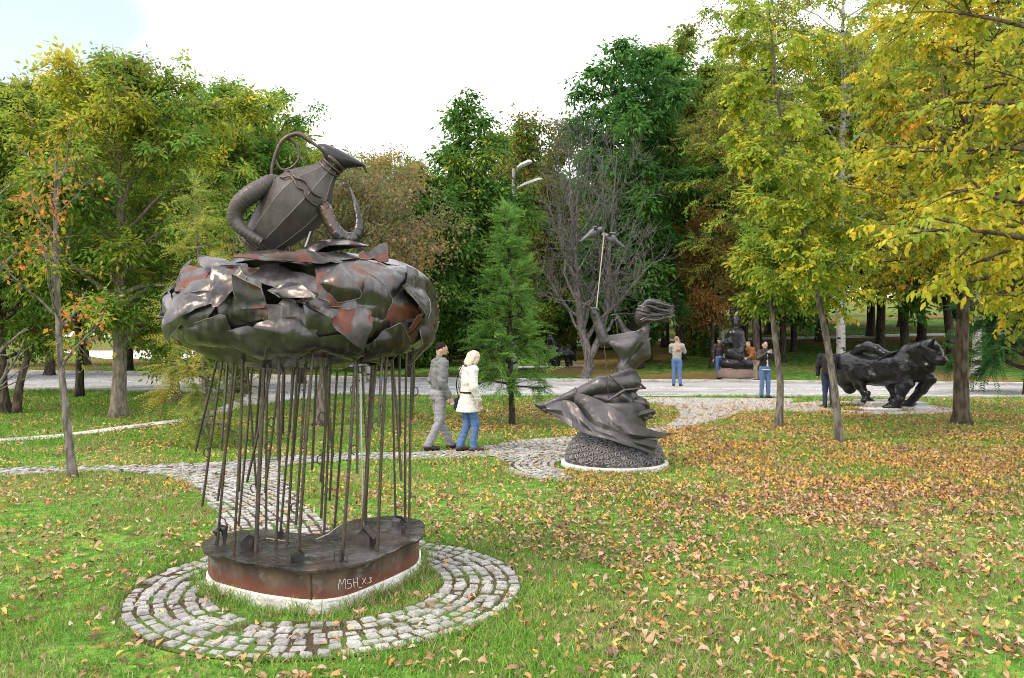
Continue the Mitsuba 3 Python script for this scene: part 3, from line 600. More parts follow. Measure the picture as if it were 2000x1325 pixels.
# overhanging tree whose trunk stands outside the frame on the right
b = np.array([7.6, 10.4, 0]); tree('yellow_tree', 'yellow-leaved boughs hanging in from a tree beyond the right edge', 'tree', b, None, .19, lambda t: 3.6 * min(1, .5 + t) * (1.02 - t) ** .3, 'ovate', 3300, yel, 'bark_brown', R(53), 36, .26, lambda t: -12 + 52 * t, 8, 1.0, line=spline([b, b + [0, 0, 2.5], b + [.1, 0, 5], b + [0, 0, 8.2]], 14), curve=.10)
b, t = at_d(1478, 38, -10); tree('airy_tree', 'airy tree with a thin crown of small olive leaves against the sky', 'tree', b, t, .15, dome(3.6, .55, .5), 'small', 3600, [(OL, 4), (BR, 1.5), (Y1, 3), (G2, 2)], 'bark_dark', R(54), 40, .25, 44, 7, 1.8)
b, t = at_d(1640, 39, -190); tree('airy_tree', 'yellow-olive tree with a white birch trunk filling the sky above the leaning trunk', 'tree', b, t, .2, dome(4.6, .6, .5), 'small', 4600, [(OL, 3), (Y1, 4), (Y2, 2), (G2, 1)], 'bark_birch', R(55), 48, .2, 38, 8, 2.0)
b, t = at_d(1390, 44, 420); tree('orange_tree', 'small orange-brown tree left of the seated statue', 'tree', b, t, .10, dome(2.0, .6, .4), 'sparse', 1900, [((.44, .24, .09), 4), ((.36, .24, .08), 3), ((.24, .25, .07), 4)], 'bark_dark', R(56), 26, .22, 30, 6, 1.9)
# the wood behind: a few kinds, repeated
def far_kind(key, H, r0, reach, kind, n, pal, barkm, seed, scale, n_prim=30, start=.2, elev=34, n_sec=5):
    rng = R(seed); wood, tw = grow(rng, trunk_line([0, 0, -.2], [rng.normal(0, .3), rng.normal(0, .3), H], .03, rng), r0, n_prim, start, reach, elev, n_sec)
    pos, d = along(rng, tw, n); d = nrm(d * .5 + rng.normal(0, .55, (n, 3)) * [1, 1, .5] + [0, 0, -.25]); m, c = crown_mesh(rng, pos, d, kind, scale, pal, .16)
    scene['limbs_' + key] = {'type': 'shapegroup', 'trunk': mikit.ply(wood, barkm, True)}
    scene['crown_' + key] = {'type': 'shapegroup', 'crown': mikit.ply(m, 'leaf_thin', color=c)}
far_kind('dark', 14, .24, dome(3.2, .6, .45), 'bigtuft', 2600, [((.105, .24, .065), 4), ((.16, .32, .08), 3), ((.26, .37, .09), 2)], 'bark_dark', 60, 1.15)
far_kind('green', 13, .22, dome(3.1, .6, .42), 'bigtuft', 2600, [(G3, 2), (G1, 4), (G2, 4), (Y1, .6)], 'bark_dark', 61, 1.1)
far_kind('olive', 12, .18, dome(2.8, .55, .5), 'bigtuft', 2200, [(OL, 4), (G2, 4), (Y1, 3), (BR, .5)], 'bark_brown', 62, 1.05)
far_kind('yellow', 11, .18, dome(2.8, .6, .45), 'bigtuft', 2200, [(Y1, 4), (Y2, 3), (OL, 3)], 'bark_brown', 63, 1.05)
far_kind('birch', 13, .17, dome(2.2, .5, .5), 'tuft', 2600, [(OL, 3), (Y1, 3), (Y2, 2), (G2, 2)], 'bark_birch', 64, 1.5, start=.38)
far_kind('spruce', 13, .22, cone_reach(2.9), 'bigtuft', 2400, [((.036, .095, .035), 4), ((.055, .13, .045), 3)], 'bark_dark', 65, .8, 46, .12, -6)
far_kind('bush', 4.6, .07, dome(2.1, .75, .35), 'tuft', 1500, [(G3, 3), (G1, 4), (OL, 3)], 'bark_dark', 66, 1.5, 26, .04, 38)
far_names = {'dark': ('dark_tree', 'dense dark green'), 'green': ('broadleaf_tree', 'green broadleaf'), 'olive': ('olive_tree', 'olive-green'), 'yellow': ('autumn_tree', 'yellowing'), 'birch': ('white_birch', 'white-trunked birch'), 'spruce': ('dark_spruce', 'dark conical'), 'bush': ('bush', 'rounded green')}
PLACES = [(0, 'at the left edge'), (200, 'behind the orange-leaved sapling'), (330, 'behind the pale brown trunk'), (450, 'behind the left end of the cloud'), (560, 'behind the jug'), (650, 'behind the spout of the jug'), (720, 'behind the brown tree'), (800, 'over the right end of the cloud'), (870, 'over the walking man'), (930, 'over the walking woman'), (1000, 'behind the small conifer'), (1060, 'behind the lamp heads'), (1130, 'left of the forked bare trunk'), (1200, 'behind the bare tree'), (1290, 'behind the swinging girl'), (1350, 'over the man in the sweater'),
    (1395, 'behind the orange tree'), (1430, 'over the man in the cap'), (1465, 'behind the seated statue'), (1510, 'over the man with the open jacket'), (1580, 'behind the slim lime sapling'), (1660, 'behind the leaning slim tree'), (1730, 'over the rump of the bull'), (1790, 'over the shoulders of the bull'), (1850, 'over the head of the bull'), (1900, 'behind the thickest trunk'), (1960, 'right of the thickest trunk'), (9999, 'at the right edge')]
def far_tree(kind, u, d, vt=None, s=None, label=None, x=None):
    rng = R(int(u * 7 + d * 13) % 100000); x = (u - 1000) / FOC * d if x is None else x
    z = float(terrain(x, d)); H = {'dark': 14, 'green': 13, 'olive': 12, 'yellow': 11, 'birch': 13, 'spruce': 13, 'bush': 4.6}[kind]
    if s is None: s = (EYE + (HOR - vt) / FOC * d - z) / H
    nm, col = far_names[kind]; where = next(w for lim, w in PLACES if u < lim); dp = 'nearer' if d < 50 else 'far' if d > 66 else ''
    lb = ' '.join(f"{col} {'bush' if kind == 'bush' else 'tree'} {where}{', ' + ('close behind the road' if d < 50 else 'deep in the wood' if d > 66 else 'amid the wood')}".split())
    k = thing(nm, lb, 'bush' if kind == 'bush' else 'tree', {'bush': 'bushes'}.get(kind, kind + ' trees') + ' of the wood behind')
    tw = T(np.vstack([np.c_[rotz(rng.uniform(0, 6.28)) * np.array([s, s, s]), [x, d, z]], [0, 0, 0, 1]]))
    for part, g in (('trunk', 'limbs_'), ('crown', 'crown_')): scene[f'{k}__{part}'] = {'type': 'instance', 'to_world': tw, 'shapegroup': {'type': 'ref', 'id': g + kind}}
# along the left skyline and beyond the square
for kd, u, d, vt in [('green', -170, 36, 120), ('yellow', 95, 40, 190), ('green', 250, 46, 220), ('green', 400, 42, 240), ('olive', 520, 48, 260), ('green', 610, 47, 360), ('olive', 690, 50, 400), ('green', -90, 52, 240), ('yellow', 170, 55, 300), ('dark', 330, 58, 330), ('green', 480, 60, 350),
    ('dark', 780, 56, 400), ('green', 860, 60, 350), ('dark', 880, 48, 520), ('green', 960, 62, 380), ('dark', 1050, 66, 330), ('dark', 1120, 58, 360), ('green', 1170, 66, 300), ('dark', 720, 62, 480), ('dark', 640, 66, 500),
    ('dark', 1300, 60, 200), ('olive', 1390, 56, 190), ('dark', 1380, 70, 230), ('yellow', 1450, 52, 260), ('green', 1480, 62, 150), ('dark', 1500, 75, 200), ('green', 1530, 48, 330), ('birch', 1640, 46, 100), ('dark', 1600, 66, 240), ('birch', 1410, 48, 240), ('dark', 1550, 56, 330),
    ('olive', 1720, 58, 120), ('dark', 1700, 72, 200), ('green', 1770, 50, 200), ('birch', 1905, 40, 60), ('dark', 1800, 66, 180), ('olive', 1860, 54, 130), ('dark', 1935, 60, 120), ('dark', 1975, 54, 160), ('green', 2060, 44, 0), ('dark', 2100, 62, 90), ('dark', 1890, 78, 200), ('dark', 2010, 80, 160), ('dark', 1640, 84, 240), ('dark', 1440, 86, 260), ('dark', 1760, 88, 240), ('dark', 1240, 82, 300), ('dark', 1330, 90, 300)]:
    far_tree(kd, u, d, vt)
for u, d, s in [(700, 44, .7), (760, 47, .9), (830, 46, .75), (560, 52, .8), (905, 52, .9), (1080, 50, .7), (1030, 56, .9), (1180, 58, .8), (1370, 52, .6), (640, 56, 1.0), (1255, 48, .5)]: far_tree('bush', u, d, s=s)
labels['far_wood'] = {'label': 'far wood closing the view behind all other trees', 'category': 'wood', 'kind': 'stuff'}
n_ = 0
for i, x in enumerate(np.linspace(-110, 130, 44)):      # the last rows closing the wood
    y = 100 + 14 * math.sin(i * 2.4); kd = ('dark', 'green', 'dark', 'spruce', 'olive')[i % 5] if x > -5 else ('green', 'olive', 'dark')[i % 3]; s = 1.0 + .25 * math.sin(i * 1.7) if x > -5 else .8
    tw = T(np.vstack([np.c_[rotz(i * 1.3) * s, [x, y, float(terrain(x, y))]], [0, 0, 0, 1]]))
    for g in ('limbs_', 'crown_'): n_ += 1; scene[f'far_wood__{n_:03d}'] = {'type': 'instance', 'to_world': tw, 'shapegroup': {'type': 'ref', 'id': g + kd}}

# ---------------------------------------------------------------- the rain cloud sculpture with the jug
CL = thing('cloud_sculpture', 'dark steel jug on a rain cloud of torn plates over thin rods', 'sculpture')
rc = np.random.default_rng(21)
ZT = .30
rim = [(391.5, 1066), (399, 1057), (421, 1045), (459, 1037.6), (512, 1034), (562, 1041), (620, 1043.6), (651, 1034), (680, 1021), (716, 1009), (764, 1004), (800, 1006), (826, 1021), (830, 1030), (824, 1050), (788, 1069), (740, 1088), (692, 1105), (639, 1117), (591, 1115.6), (548, 1111), (495, 1103.6), (440, 1091.6), (404, 1081)]
rimw = np.array([gp(u, v, ZT)[:2] for u, v in rim]); rimw = spline(np.vstack([rimw, rimw[:1]]), 145)[:-1]
RIM = Polygon(rimw).buffer(.05).buffer(-.37).buffer(.32)
def ring_pts(pg, n=144):
    L = pg.exterior.length; return np.array([pg.exterior.interpolate(L * i / n).coords[0] for i in range(n)])
def loft(rings):
    n = len(rings[0]); V = np.vstack(rings); k = np.arange(n); F_ = []
    for i in range(len(rings) - 1): F_.append(np.stack([i * n + k, i * n + (k + 1) % n, (i + 1) * n + (k + 1) % n, (i + 1) * n + k], 1))
    return mesh_of(V, np.vstack(F_))
base = shapely.geometry.polygon.orient(RIM.buffer(-.045), 1.0); wall = ring_pts(base); wn = nrm(np.roll(wall, -1, 0) - np.roll(wall, 1, 0)); wn = np.stack([wn[:, 1], -wn[:, 0]], 1)
rings = [np.c_[wall + wn * f, np.full(144, z)] for z, f in ((.092, .0), (.13, -.004), (.2, -.004), (.25, .006), (.28, .02), (.294, .032))]
D_ = obj('drum', loft(rings), 'drum_mat', CL, smooth=True, label='low rust-brown steel drum with a wavy overhanging top')
obj('weld_seam', tube([[*(wall[s] + wn[s] * f), z] for s in [int(np.argmin(wall[:, 1] + abs(wall[:, 0] + 1.33) * .6))] for z, f in ((.095, .003), (.2, -.001), (.26, .012), (.285, .024))], .005, 5), 'rod_mat', D_, smooth=True)
cf = base.buffer(.012); cr_ = ring_pts(cf); obj('concrete_foot', loft([np.c_[cr_, np.full(144, z)] for z in (-.05, .085)] + [np.c_[ring_pts(cf.buffer(-.012)), np.full(144, .096)], np.c_[ring_pts(cf.buffer(-.2)), np.full(144, .096)]]), 'concrete_mat', CL, smooth=40)
DRUM_PLAN = np.c_[cr_, np.zeros(144)]
# top plate with a ragged hammered edge
n_ = 144; ph = np.arange(n_); rr = ring_pts(shapely.geometry.polygon.orient(RIM, 1.0)); cen = rr.mean(0)
wob = meshkit.noise(np.c_[ph * .35, ph * 0, ph * 0], 2) - .5
def topring(f, dz): 
    g = RIM.buffer(-f) if f > 0 else RIM; q = ring_pts(shapely.geometry.polygon.orient(g, 1.0)); return np.c_[q, ZT + dz]
rings = [topring(0, -.012 + wob * .014), topring(0, wob * .014 + .002), topring(.02, wob * .008 + .004), topring(.10, .004 + (meshkit.noise(np.c_[ph * .2, ph * 0 + 5, ph * 0], 4) - .5) * .012), topring(.2, 0 * ph + .004)]
v, f = trimesh.creation.triangulate_polygon(Polygon(rings[-1][:, :2]), engine='earcut')
obj('top_plate', cat([loft(rings), mesh_of(np.c_[v, np.full(len(v), ZT + .004)], f)]), 'steel_mat', D_, smooth=35)
def drum_hit(u, v):
    s = (u - 1000) / FOC; ln = shapely.LineString([(0, 0), (s * 20, 20)]).intersection(Polygon(wall).exterior); pts = [g.coords[0] for g in getattr(ln, 'geoms', [ln])]; d = min(p[1] for p in pts)
    q = np.array([s * d, d, EYE + (HOR - v) / FOC * d]); return q + np.array([0, -.012, 0])
strokes = [[(661, 1151), (664, 1131), (668.5, 1141), (674, 1130), (676, 1150)], [(687, 1131), (680, 1132), (679, 1139), (686, 1140), (686, 1147), (678, 1150)], [(691, 1130), (692, 1147)], [(699, 1128), (699, 1146)], [(691, 1138), (699, 1137)], [(701, 1147), (707, 1146.5)], [(708, 1129), (715, 1140)], [(715, 1128), (708, 1141)], [(718, 1140), (719, 1139)], [(721, 1129), (726, 1128), (723, 1132), (726, 1134), (723, 1138), (720, 1138)]]
obj('lettering', cat([tube([drum_hit(u, v) for u, v in spline(s, 4 * len(s)) if True], .0017, 4) for s in strokes]), 'chalk_mat', D_, label='chalk letters M5H_ X.3 scratched on the drum')
# the cloud of torn plates
CC, CA, CE = np.array([-1.565, 6.36, 2.06]), np.array([.965, .80, .395]), 2.35
def on_cloud(d):
    d = nrm(d); r = (np.abs(d) ** CE).sum(-1, keepdims=True) ** (-1 / CE)
    p = d * r; nn = nrm(np.sign(p) * np.abs(p) ** (CE - 1) / CA)
    lump = (meshkit.fbm(d * 1.9 + 7, 3, 5) - .5)[..., None] * .13
    return CC + CA * p + nn * lump, nn
def plate(d0, ang, a, b, pts_=6, off=.02, lift=.05, bulge=.02, curl=.03, seed=0, spike=.5):
    r_ = np.random.default_rng(seed); d0 = nrm(d0); up = np.array([0, 0, 1.]) if abs(d0[2]) < .9 else np.array([0, 1., 0]); t1 = nrm(np.cross(up, d0)); t2 = np.cross(d0, t1)
    A_, Rn = 30, 6; th = np.arange(A_) * 2 * np.pi / A_
    k = np.sort(r_.uniform(0, 2 * np.pi, pts_)); rad = r_.uniform(.62, 1.0, pts_); rad[0] = 1.0 + spike
    kx = np.linspace(0, 2 * np.pi, pts_, endpoint=False) + r_.uniform(-.35, .35, pts_) * 2 * np.pi / pts_; k3 = np.r_[kx - 2 * np.pi, kx, kx + 2 * np.pi]; r3 = np.tile(rad, 3)
    i_ = np.searchsorted(k3, th, side='right') - 1; pa, pb = [np.stack([r3[j] * np.cos(k3[j]), r3[j] * np.sin(k3[j])], 1) for j in (i_, i_ + 1)]
    dv = np.stack([np.cos(th), np.sin(th)], 1); eg = pb - pa; bd = (pa[:, 0] * eg[:, 1] - pa[:, 1] * eg[:, 0]) / (dv[:, 0] * eg[:, 1] - dv[:, 1] * eg[:, 0]); bd = np.clip(bd, .25, 2) * (1 + r_.normal(0, .018, A_))
    rr = np.linspace(0, 1, Rn + 1)[1:]
    s = np.r_[0, (rr[:, None] * (bd * np.cos(th))[None]).ravel()]; t = np.r_[0, (rr[:, None] * (bd * np.sin(th))[None]).ravel()]; q = np.r_[0, np.repeat(rr, A_)]
    c, n2 = math.cos(ang), math.sin(ang); S, Tt = (s * c - t * n2), (s * n2 + t * c)
    p, nn = on_cloud(d0 + (S * a)[:, None] * t1 + (Tt * b * (1 + .85 * math.sqrt(max(1 - d0[2] ** 2, 0))))[:, None] * t2)
    o = off + lift * np.clip(s, -.3, 1.5) * (s > -2) + bulge * (1 - q ** 2) + curl * q ** 3 * (np.tile(np.r_[r_.normal(0, .5, A_)], Rn + 1)[:1 + A_ * Rn] * 0 + np.r_[0, np.tile(meshkit.noise(np.c_[th * 1.2, th * 0 + seed, th * 0]) - .35, Rn)])
    p = p + nn * np.maximum(o, off * .4)[:, None]; N_ = len(p); k = np.arange(A_); F_ = [np.stack([0 * k, 1 + k, 1 + (k + 1) % A_], 1)]
    for i in range(Rn - 1): a0, a1 = 1 + i * A_ + k, 1 + i * A_ + (k + 1) % A_; F_ += [np.stack([a0, a0 + A_, a1 + A_], 1), np.stack([a0, a1 + A_, a1], 1)]
    F_ = np.vstack(F_); e = 1 + (Rn - 1) * A_ + k; e2 = 1 + (Rn - 1) * A_ + (k + 1) % A_
    m = mesh_of(p, F_); vn = meshkit.arrays(m, True)[2]; back = p - vn * .006; plate.edge = p[e]
    return mesh_of(np.vstack([p, back]), np.vstack([F_, F_[:, ::-1] + N_, np.stack([e, e + N_, e2 + N_], 1), np.stack([e, e2 + N_, e2], 1)]))
CK = key_for('cloud', CL)
def pl_obj(m, mt, **k): return obj('plate', m, mt, CK, smooth=38, **k)
sd = 100
for row, (el, n_, sz) in enumerate(((-.95, 10, .42), (-.45, 15, .36), (.05, 17, .35), (.5, 14, .34), (1.1, 9, .46))):
    for j in range(n_):
        az = 2 * np.pi * (j + .5 * (row % 2) + rc.normal(0, .14)) / n_; e = el + rc.normal(0, .08); sd += 1
        d0 = [math.cos(az) * math.cos(e), math.sin(az) * math.cos(e), math.sin(e)]
        mt = 'steel_mat' if rc.random() > (.08 if row < 3 else .36) else 'rust_steel_mat'
        pl_obj(plate(d0, rc.uniform(0, 6.28), sz * rc.uniform(.8, 1.15), sz * rc.uniform(.75, 1.1), int(rc.integers(3, 6)), rc.uniform(.0, .025), rc.uniform(.02, .065) * (.15 if e > .4 else 1), rc.uniform(.0, .04), rc.uniform(.0, .07) * (.15 if e > .4 else 1), sd, rc.uniform(.1, .4)), mt)
def face_dir(u, v):
    d = np.array([(u - 1000) / FOC, 1, (HOR - v) / FOC]); o = np.array([0, 0, EYE]); ts = np.linspace(5.2, 6.5, 400); q = (o + d * ts[:, None] - CC) / CA; f = (np.abs(q) ** CE).sum(1); i = int(np.argmax(f < 1)) if (f < 1).any() else int(np.argmin(f)); return q[i]
for u, v, ang, a, b, rust, lf, bu, cu in [(u, v, an, a * .92, b * .55, r, lf, bu * .6, cu) for u, v, an, a, b, r, lf, bu, cu in [(500, 585, 2.2, .24, .20, 1, .03, .02, .05), (572, 640, 4.3, .34, .30, 0, .02, .09, .03), (680, 610, 5.4, .27, .24, 1, .06, .03, .06), (655, 570, 1.2, .25, .22, 0, .02, .09, .02), (735, 600, 1.6, .20, .34, 0, .02, .07, .03), (800, 570, 4.4, .22, .30, 0, .04, .03, .05), (725, 514, .8, .16, .18, 1, .07, .02, .04),
    (610, 520, 3.0, .26, .12, 1, .05, .02, .05), (540, 520, 3.5, .26, .14, 1, .04, .02, .07), (430, 525, 2.8, .25, .12, 0, .04, .02, .02), (455, 560, 4.9, .16, .30, 0, .05, .03, .05), (395, 590, 4.4, .22, .26, 0, .05, .05, .05), (430, 640, 4.0, .30, .30, 0, .02, .06, .04), (500, 650, 4.8, .26, .24, 0, .02, .05, .03), (665, 660, 4.7, .30, .25, 0, .01, .06, .02), (760, 650, 4.6, .28, .26, 0, .03, .06, .04), (730, 690, 5.8, .22, .16, 0, .03, .03, .05), (825, 640, 5.0, .20, .30, 0, .05, .05, .05), (350, 620, 4.2, .16, .30, 0, .05, .03, .04), (610, 590, 5.0, .18, .16, 0, .06, .04, .05), (560, 570, 5.7, .2, .16, 0, .06, .04, .06)]]:
    sd += 1; pm_ = plate(face_dir(u, v), ang, a, b, 4, .05, lf * 1.35, bu, cu * 1.1, sd, .5); ed = plate.edge; pl_obj(pm_, 'rust_steel_mat' if rust else 'steel_mat', label='rust-red torn steel plate' if rust else None)
    q0 = sd * 7 % 30; idx = (np.arange(13) + q0) % 30; obj('weld_seam', tube(ed[idx] + [0, -.002, 0], .0032, 4), 'bright_seam_mat', CK, smooth=True)
# rain rods
def zm(x, y): return 220 + x / 2.1372, 680 + y / 2.1372
def rod(xt, xb, yb, r=.0095, d=None, mt='rod_mat', hooks=(), yt=None):
    u, v = zm(xb, yb)
    if d is None: b = gp(u, v, ZT + .004)
    else: b = P(u, v, d)
    ut, vt = zm(xt, 66)
    top = P(ut, vt, b[1] + rc.normal(0, .05)); top = b + (top - b) * ((1.80 - b[2]) / (top[2] - b[2]))
    k = obj('rod', tube([b, b * .5 + top * .5 + rc.normal(0, .004, 3), top], r * 1.06, 8), mt, CL, smooth=True)
    for y in hooks:
        uu, vv = zm(0, y); z = EYE + (HOR - vv) / FOC * b[1]; c = b + (top - b) * ((z - b[2]) / (top[2] - b[2])); s = 1 if rc.random() < .5 else -1; a = np.linspace(.3, 5.2, 12)
        pts = c + np.stack([s * (r + .014 - .02 * np.cos(a)) * 1.0, -np.full(12, r), .024 * np.sin(a) - .006 * a], 1); obj('hook', tube(pts, .0055, 6), 'rod_mat', k, smooth=True)
for a in [(505, 436, 822), (545, 505, 860), (583, 525, 742), (632, 597, 850, .0155), (715, 682, 822), (760, 700, 770), (772, 727, 822), (832, 772, 890, .011), (905, 882, 775), (975, 925, 760), (1012, 958, 880, .0115), (1085, 1052, 725, .016), (1100, 1036, 800), (1143, 1105, 845, .011), (1226, 1220, 720), (1250, 1237, 775), (1165, 1180, 700), (648, 640, 760)]: rod(*a[:3], *a[3:])
rod(1034, 1046, 740, .008, mt='bright_steel_mat')
for xt, xb, yb, d, hk in [(432, 345, 432, 6.5, ()), (456, 373, 662, 6.2, (425,)), (478, 452, 425, 6.7, ()), (519, 437, 640, 6.4, ()), (540, 527, 600, 6.0, (385,)), (664, 560, 560, 6.1, ()), (702, 635, 605, 6.4, (300, 400)), (750, 738, 350, 6.7, ()), (718, 710, 360, 6.9, ()), (806, 765, 740, 6.2, (390, 655)), (852, 832, 510, 6.5, ()), (880, 920, 455, 6.0, ()), (912, 868, 560, 6.6, (455,)), (893, 870, 710, 6.3, (275, 580)), (1018, 1020, 525, 6.2, (165, 415)), (1168, 1205, 555, 6.5, ()), (1198, 1200, 370, 6.8, ()), (1120, 1110, 330, 5.9, (250, 315)), (835, 800, 410, 6.8, ()), (940, 905, 640, 6.9, ()), (790, 752, 470, 6.9, (150,)), (1040, 1062, 420, 6.7, (110,)), (560, 600, 590, 6.9, (575,)), (1255, 1248, 300, 6.5, (170,)), (620, 596, 380, 6.7, ()), (695, 690, 470, 5.9, ())]: rod(xt, xb, yb, .0095, d, hooks=hk)
# small welded scraps on the drum
def scrap(x, y, m, a): 
    u, v = zm(x, y); b = gp(u, v, ZT); m.vertices = m.vertices @ rotz(a).T + b + [0, 0, .004]; obj('bracket', m, 'steel_mat', D_)
def gable(w, l, h, rf=.035):
    return cat([hull([[x, y, z] for x in (-w, w) for y in (-l, l) for z in (0, h)] + [[0, y, h + w * .8] for y in (-l, l)]), hull([[0, y, h + w * .8 + .012] for y in (-l, l)] + [[w + rf, y, h - rf * .75] for y in (-l * 1.05, l * 1.05)] + [[w + rf, y, h - rf * .75 + .006] for y in (-l * 1.05, l * 1.05)] + [[0, y, h + w * .8 + .02] for y in (-l, l)])])
scrap(560, 845, gable(.055, .05, .075), .5); scrap(770, 890, gable(.045, .04, .045, .005), .35); scrap(1055, 820, gable(.06, .05, .07, .03), -.3); scrap(700, 790, gable(.02, .02, .03, .0), 0)
scrap(447, 820, tube([[-.035, 0, .0], [-.02, 0, .06], [-.03, 0, .10], [.0, .0, .125], [.03, 0, .115], [.036, 0, .05], [.03, 0, 0]], [.012, .014, .03, .026, .032, .016, .01], 7), .3)
for o in (-.03, .0, .03): scrap(950 + o * 900, 890, box([-.007, -.03, 0], [.007, .03, .085 - abs(o) * .9], .003), .15)
scrap(853, 842, trimesh.creation.icosphere(1, .017), 0); scrap(1190, 745, gable(.03, .04, .04, .03), .9); scrap(1213, 775, tube([[0, 0, 0], [0, 0, .05]], .018, 8), 0)
obj('bracket', tube([gp(*zm(575, 832), ZT) + [0, 0, .02], gp(*zm(640, 812), ZT) + [0, 0, .03], gp(*zm(740, 818), ZT) + [0, 0, .015]], .006, 5), 'rod_mat', D_); 
obj('dry_stalk', tube([gp(*zm(850, 803), ZT) + [0, 0, .008], gp(*zm(900, 793), ZT) + [0, 0, .03], gp(*zm(943, 770), ZT) + [0, 0, .05]], .004, 4), 'rope_mat', D_)
# jug
J = key_for('jug', CL); JD = 6.32; PX = JD / FOC
jp = lambda u, v, dd=0: P(u, v, JD + dd)
A0, B0 = jp(497, 486), jp(648, 325); ax = nrm(B0 - A0); LJ = np.linalg.norm(B0 - A0); e1 = np.array([0, -1., 0]); e1 = nrm(e1 - ax * (e1 @ ax)); e2 = np.cross(ax, e1)
prof = spline([(-.03, .02), (0, .128), (.1, .152), (.33, .205), (.55, .234), (.70, .212), (.80, .163), (.9, .104), (1.0, .07), (1.05, .066)], 40)
nf = 9; verts = []
for t, r in prof:
    for k in range(nf * 4):
        a = 2 * np.pi * k / (nf * 4); fc = math.cos(np.pi / nf) / math.cos(((a + np.pi / nf) % (2 * np.pi / nf)) - np.pi / nf); fc = 1 + (fc - 1) * .8
        verts.append(A0 + ax * t * LJ + (e1 * math.cos(a) + e2 * math.sin(a)) * r * fc)
m_ = loft([np.array(verts[i * nf * 4:(i + 1) * nf * 4]) for i in range(40)])
JB = obj('body', m_, 'jug_mat', J, smooth=20)
for k in range(nf):
    a = 2 * np.pi * (k + .0) / nf + np.pi / nf; obj_pts = [A0 + ax * t * LJ + (e1 * math.cos(a) + e2 * math.sin(a)) * (r * 1.0) for t, r in prof[3:36]]
    obj('seam', tube(obj_pts, .003, 4), 'bright_seam_mat', J, smooth=True)
def coil(t, r, w=.008, tilt=0): 
    a = np.linspace(0, 2 * np.pi, 25); return tube([A0 + ax * (t * LJ + tilt * math.cos(x) * .03) + (e1 * math.cos(x) + e2 * math.sin(x)) * r for x in a], w, 6)
obj('neck_coil', cat([coil(.955 + .02 * i, .082 + .003 * (i % 2), .0085, rc.normal(0, .4)) for i in range(6)]), 'rod_mat', J, smooth=True)
obj('base_coil', cat([coil(.0 + .016 * i, .138 + .003 * i, .006, rc.normal(0, .3)) for i in range(6)]), 'rod_mat', J, smooth=True)
Te = spline([(636, 316), (632, 303), (622, 285), (631, 281), (648, 286), (675, 299), (700, 314), (713, 322), (717.5, 336)], 44); Be = spline([(660, 341), (663, 336), (667, 332), (672, 331), (679, 330), (692, 327.5), (703, 326.5), (709, 327.5), (715, 339)], 44); Wd = np.interp(np.linspace(0, 8, 44), range(9), [.066, .068, .075, .08, .075, .058, .034, .016, .004])
a = np.linspace(0, 2 * np.pi, 25)[:-1]; secs = []
for (ut, vt), (ub, vb), w in zip(Te, Be, Wd):
    A_, B_ = jp(ut, vt), jp(ub, vb); secs.append((A_ + B_) / 2 + (A_ - B_) / 2 * np.cos(a)[:, None] + np.array([0, -w, 0]) * np.sin(a)[:, None])
sm = loft(secs); tipv = len(sm.vertices); sm = mesh_of(np.vstack([sm.vertices, secs[-1].mean(0)]), np.vstack([sm.faces, [[43 * 24 + k, 43 * 24 + (k + 1) % 24, tipv] for k in range(24)]]))
obj('spout', sm, 'jug_dark_mat', J, smooth=True, label='beak-shaped spout of the jug')
pp = lambda L, d=0: [jp(u, v, d) for u, v in L]
obj('handle', tube(spline(pp([(533, 358), (531, 335), (536, 310), (546, 284), (560, 269), (582, 262), (601, 272), (618, 285), (630, 295), (635, 310)]), 40), np.r_[np.linspace(.010, .016, 14), np.full(14, .018), np.linspace(.013, .009, 12)], 8), 'rod_mat', J, smooth=True)
obj('handle', tube(spline(pp([(560, 272), (574, 277), (583, 292), (583, 312), (570, 327), (552, 332), (541, 320), (538, 303), (545, 285)], .03), 36), .0095, 8), 'rod_mat', J, smooth=True)
def horn(pts, n, bands, d0, name, rot=0):
    q = spline(pts, n); pos = np.array([jp(u, v, d0 + dd) for u, v, r, dd in q]); rad = q[:, 2] * PX
    s = np.linspace(0, bands, n); rad = rad * (1 + .10 * (1 - (s - np.floor(s))) - .03); return obj(name, tube(pos, rad, 14), 'jug_mat' if name == 'hose' else 'steel_mat', J, smooth=28)
horn([(548, 356, 10, .02), (530, 355, 14, -.02), (512, 366, 16.5, -.06), (490, 380, 18, -.1), (470, 397, 17, -.12), (460, 415, 15, -.13), (461, 434, 13, -.14), (474, 450, 11, -.16), (492, 462, 9.5, -.17), (512, 474, 8, -.17)], 150, 24, -.05, 'hose')
horn([(630, 405, 13, -.05), (637, 415, 14, -.08), (648, 440, 13, -.1), (664, 460, 12.5, -.1), (684, 468, 12.5, -.08), (698, 456, 11, -.06), (701, 435, 8.6, -.04), (697.5, 415, 6.5, -.02), (691, 390, 4, 0), (683, 366, 1.8, 0)], 120, 17, -.03, 'horn')
def on_body(u, v, o=.008):
    # the point of the jug's near side at that place
    q = jp(u, v) - A0; t = (q @ ax) / LJ; s = q @ e2; r = np.interp(t, prof[:, 0], prof[:, 1]); return A0 + ax * t * LJ + e2 * s + e1 * math.sqrt(max(r * r - s * s, 0)) * 1.0 + e1 * o
for L in ([(557, 338), (566, 339), (577, 341), (584, 350), (592, 358), (604, 361), (613, 368), (618, 379), (627, 388), (637, 392)], [(556, 352), (566, 356), (580, 354), (590, 364), (597, 377), (608, 381), (611, 393), (620, 404), (629, 409)]):
    obj('vine', tube([on_body(u, v) for u, v in spline(L, 40)], .0075, 6), 'rod_mat', J, smooth=True)
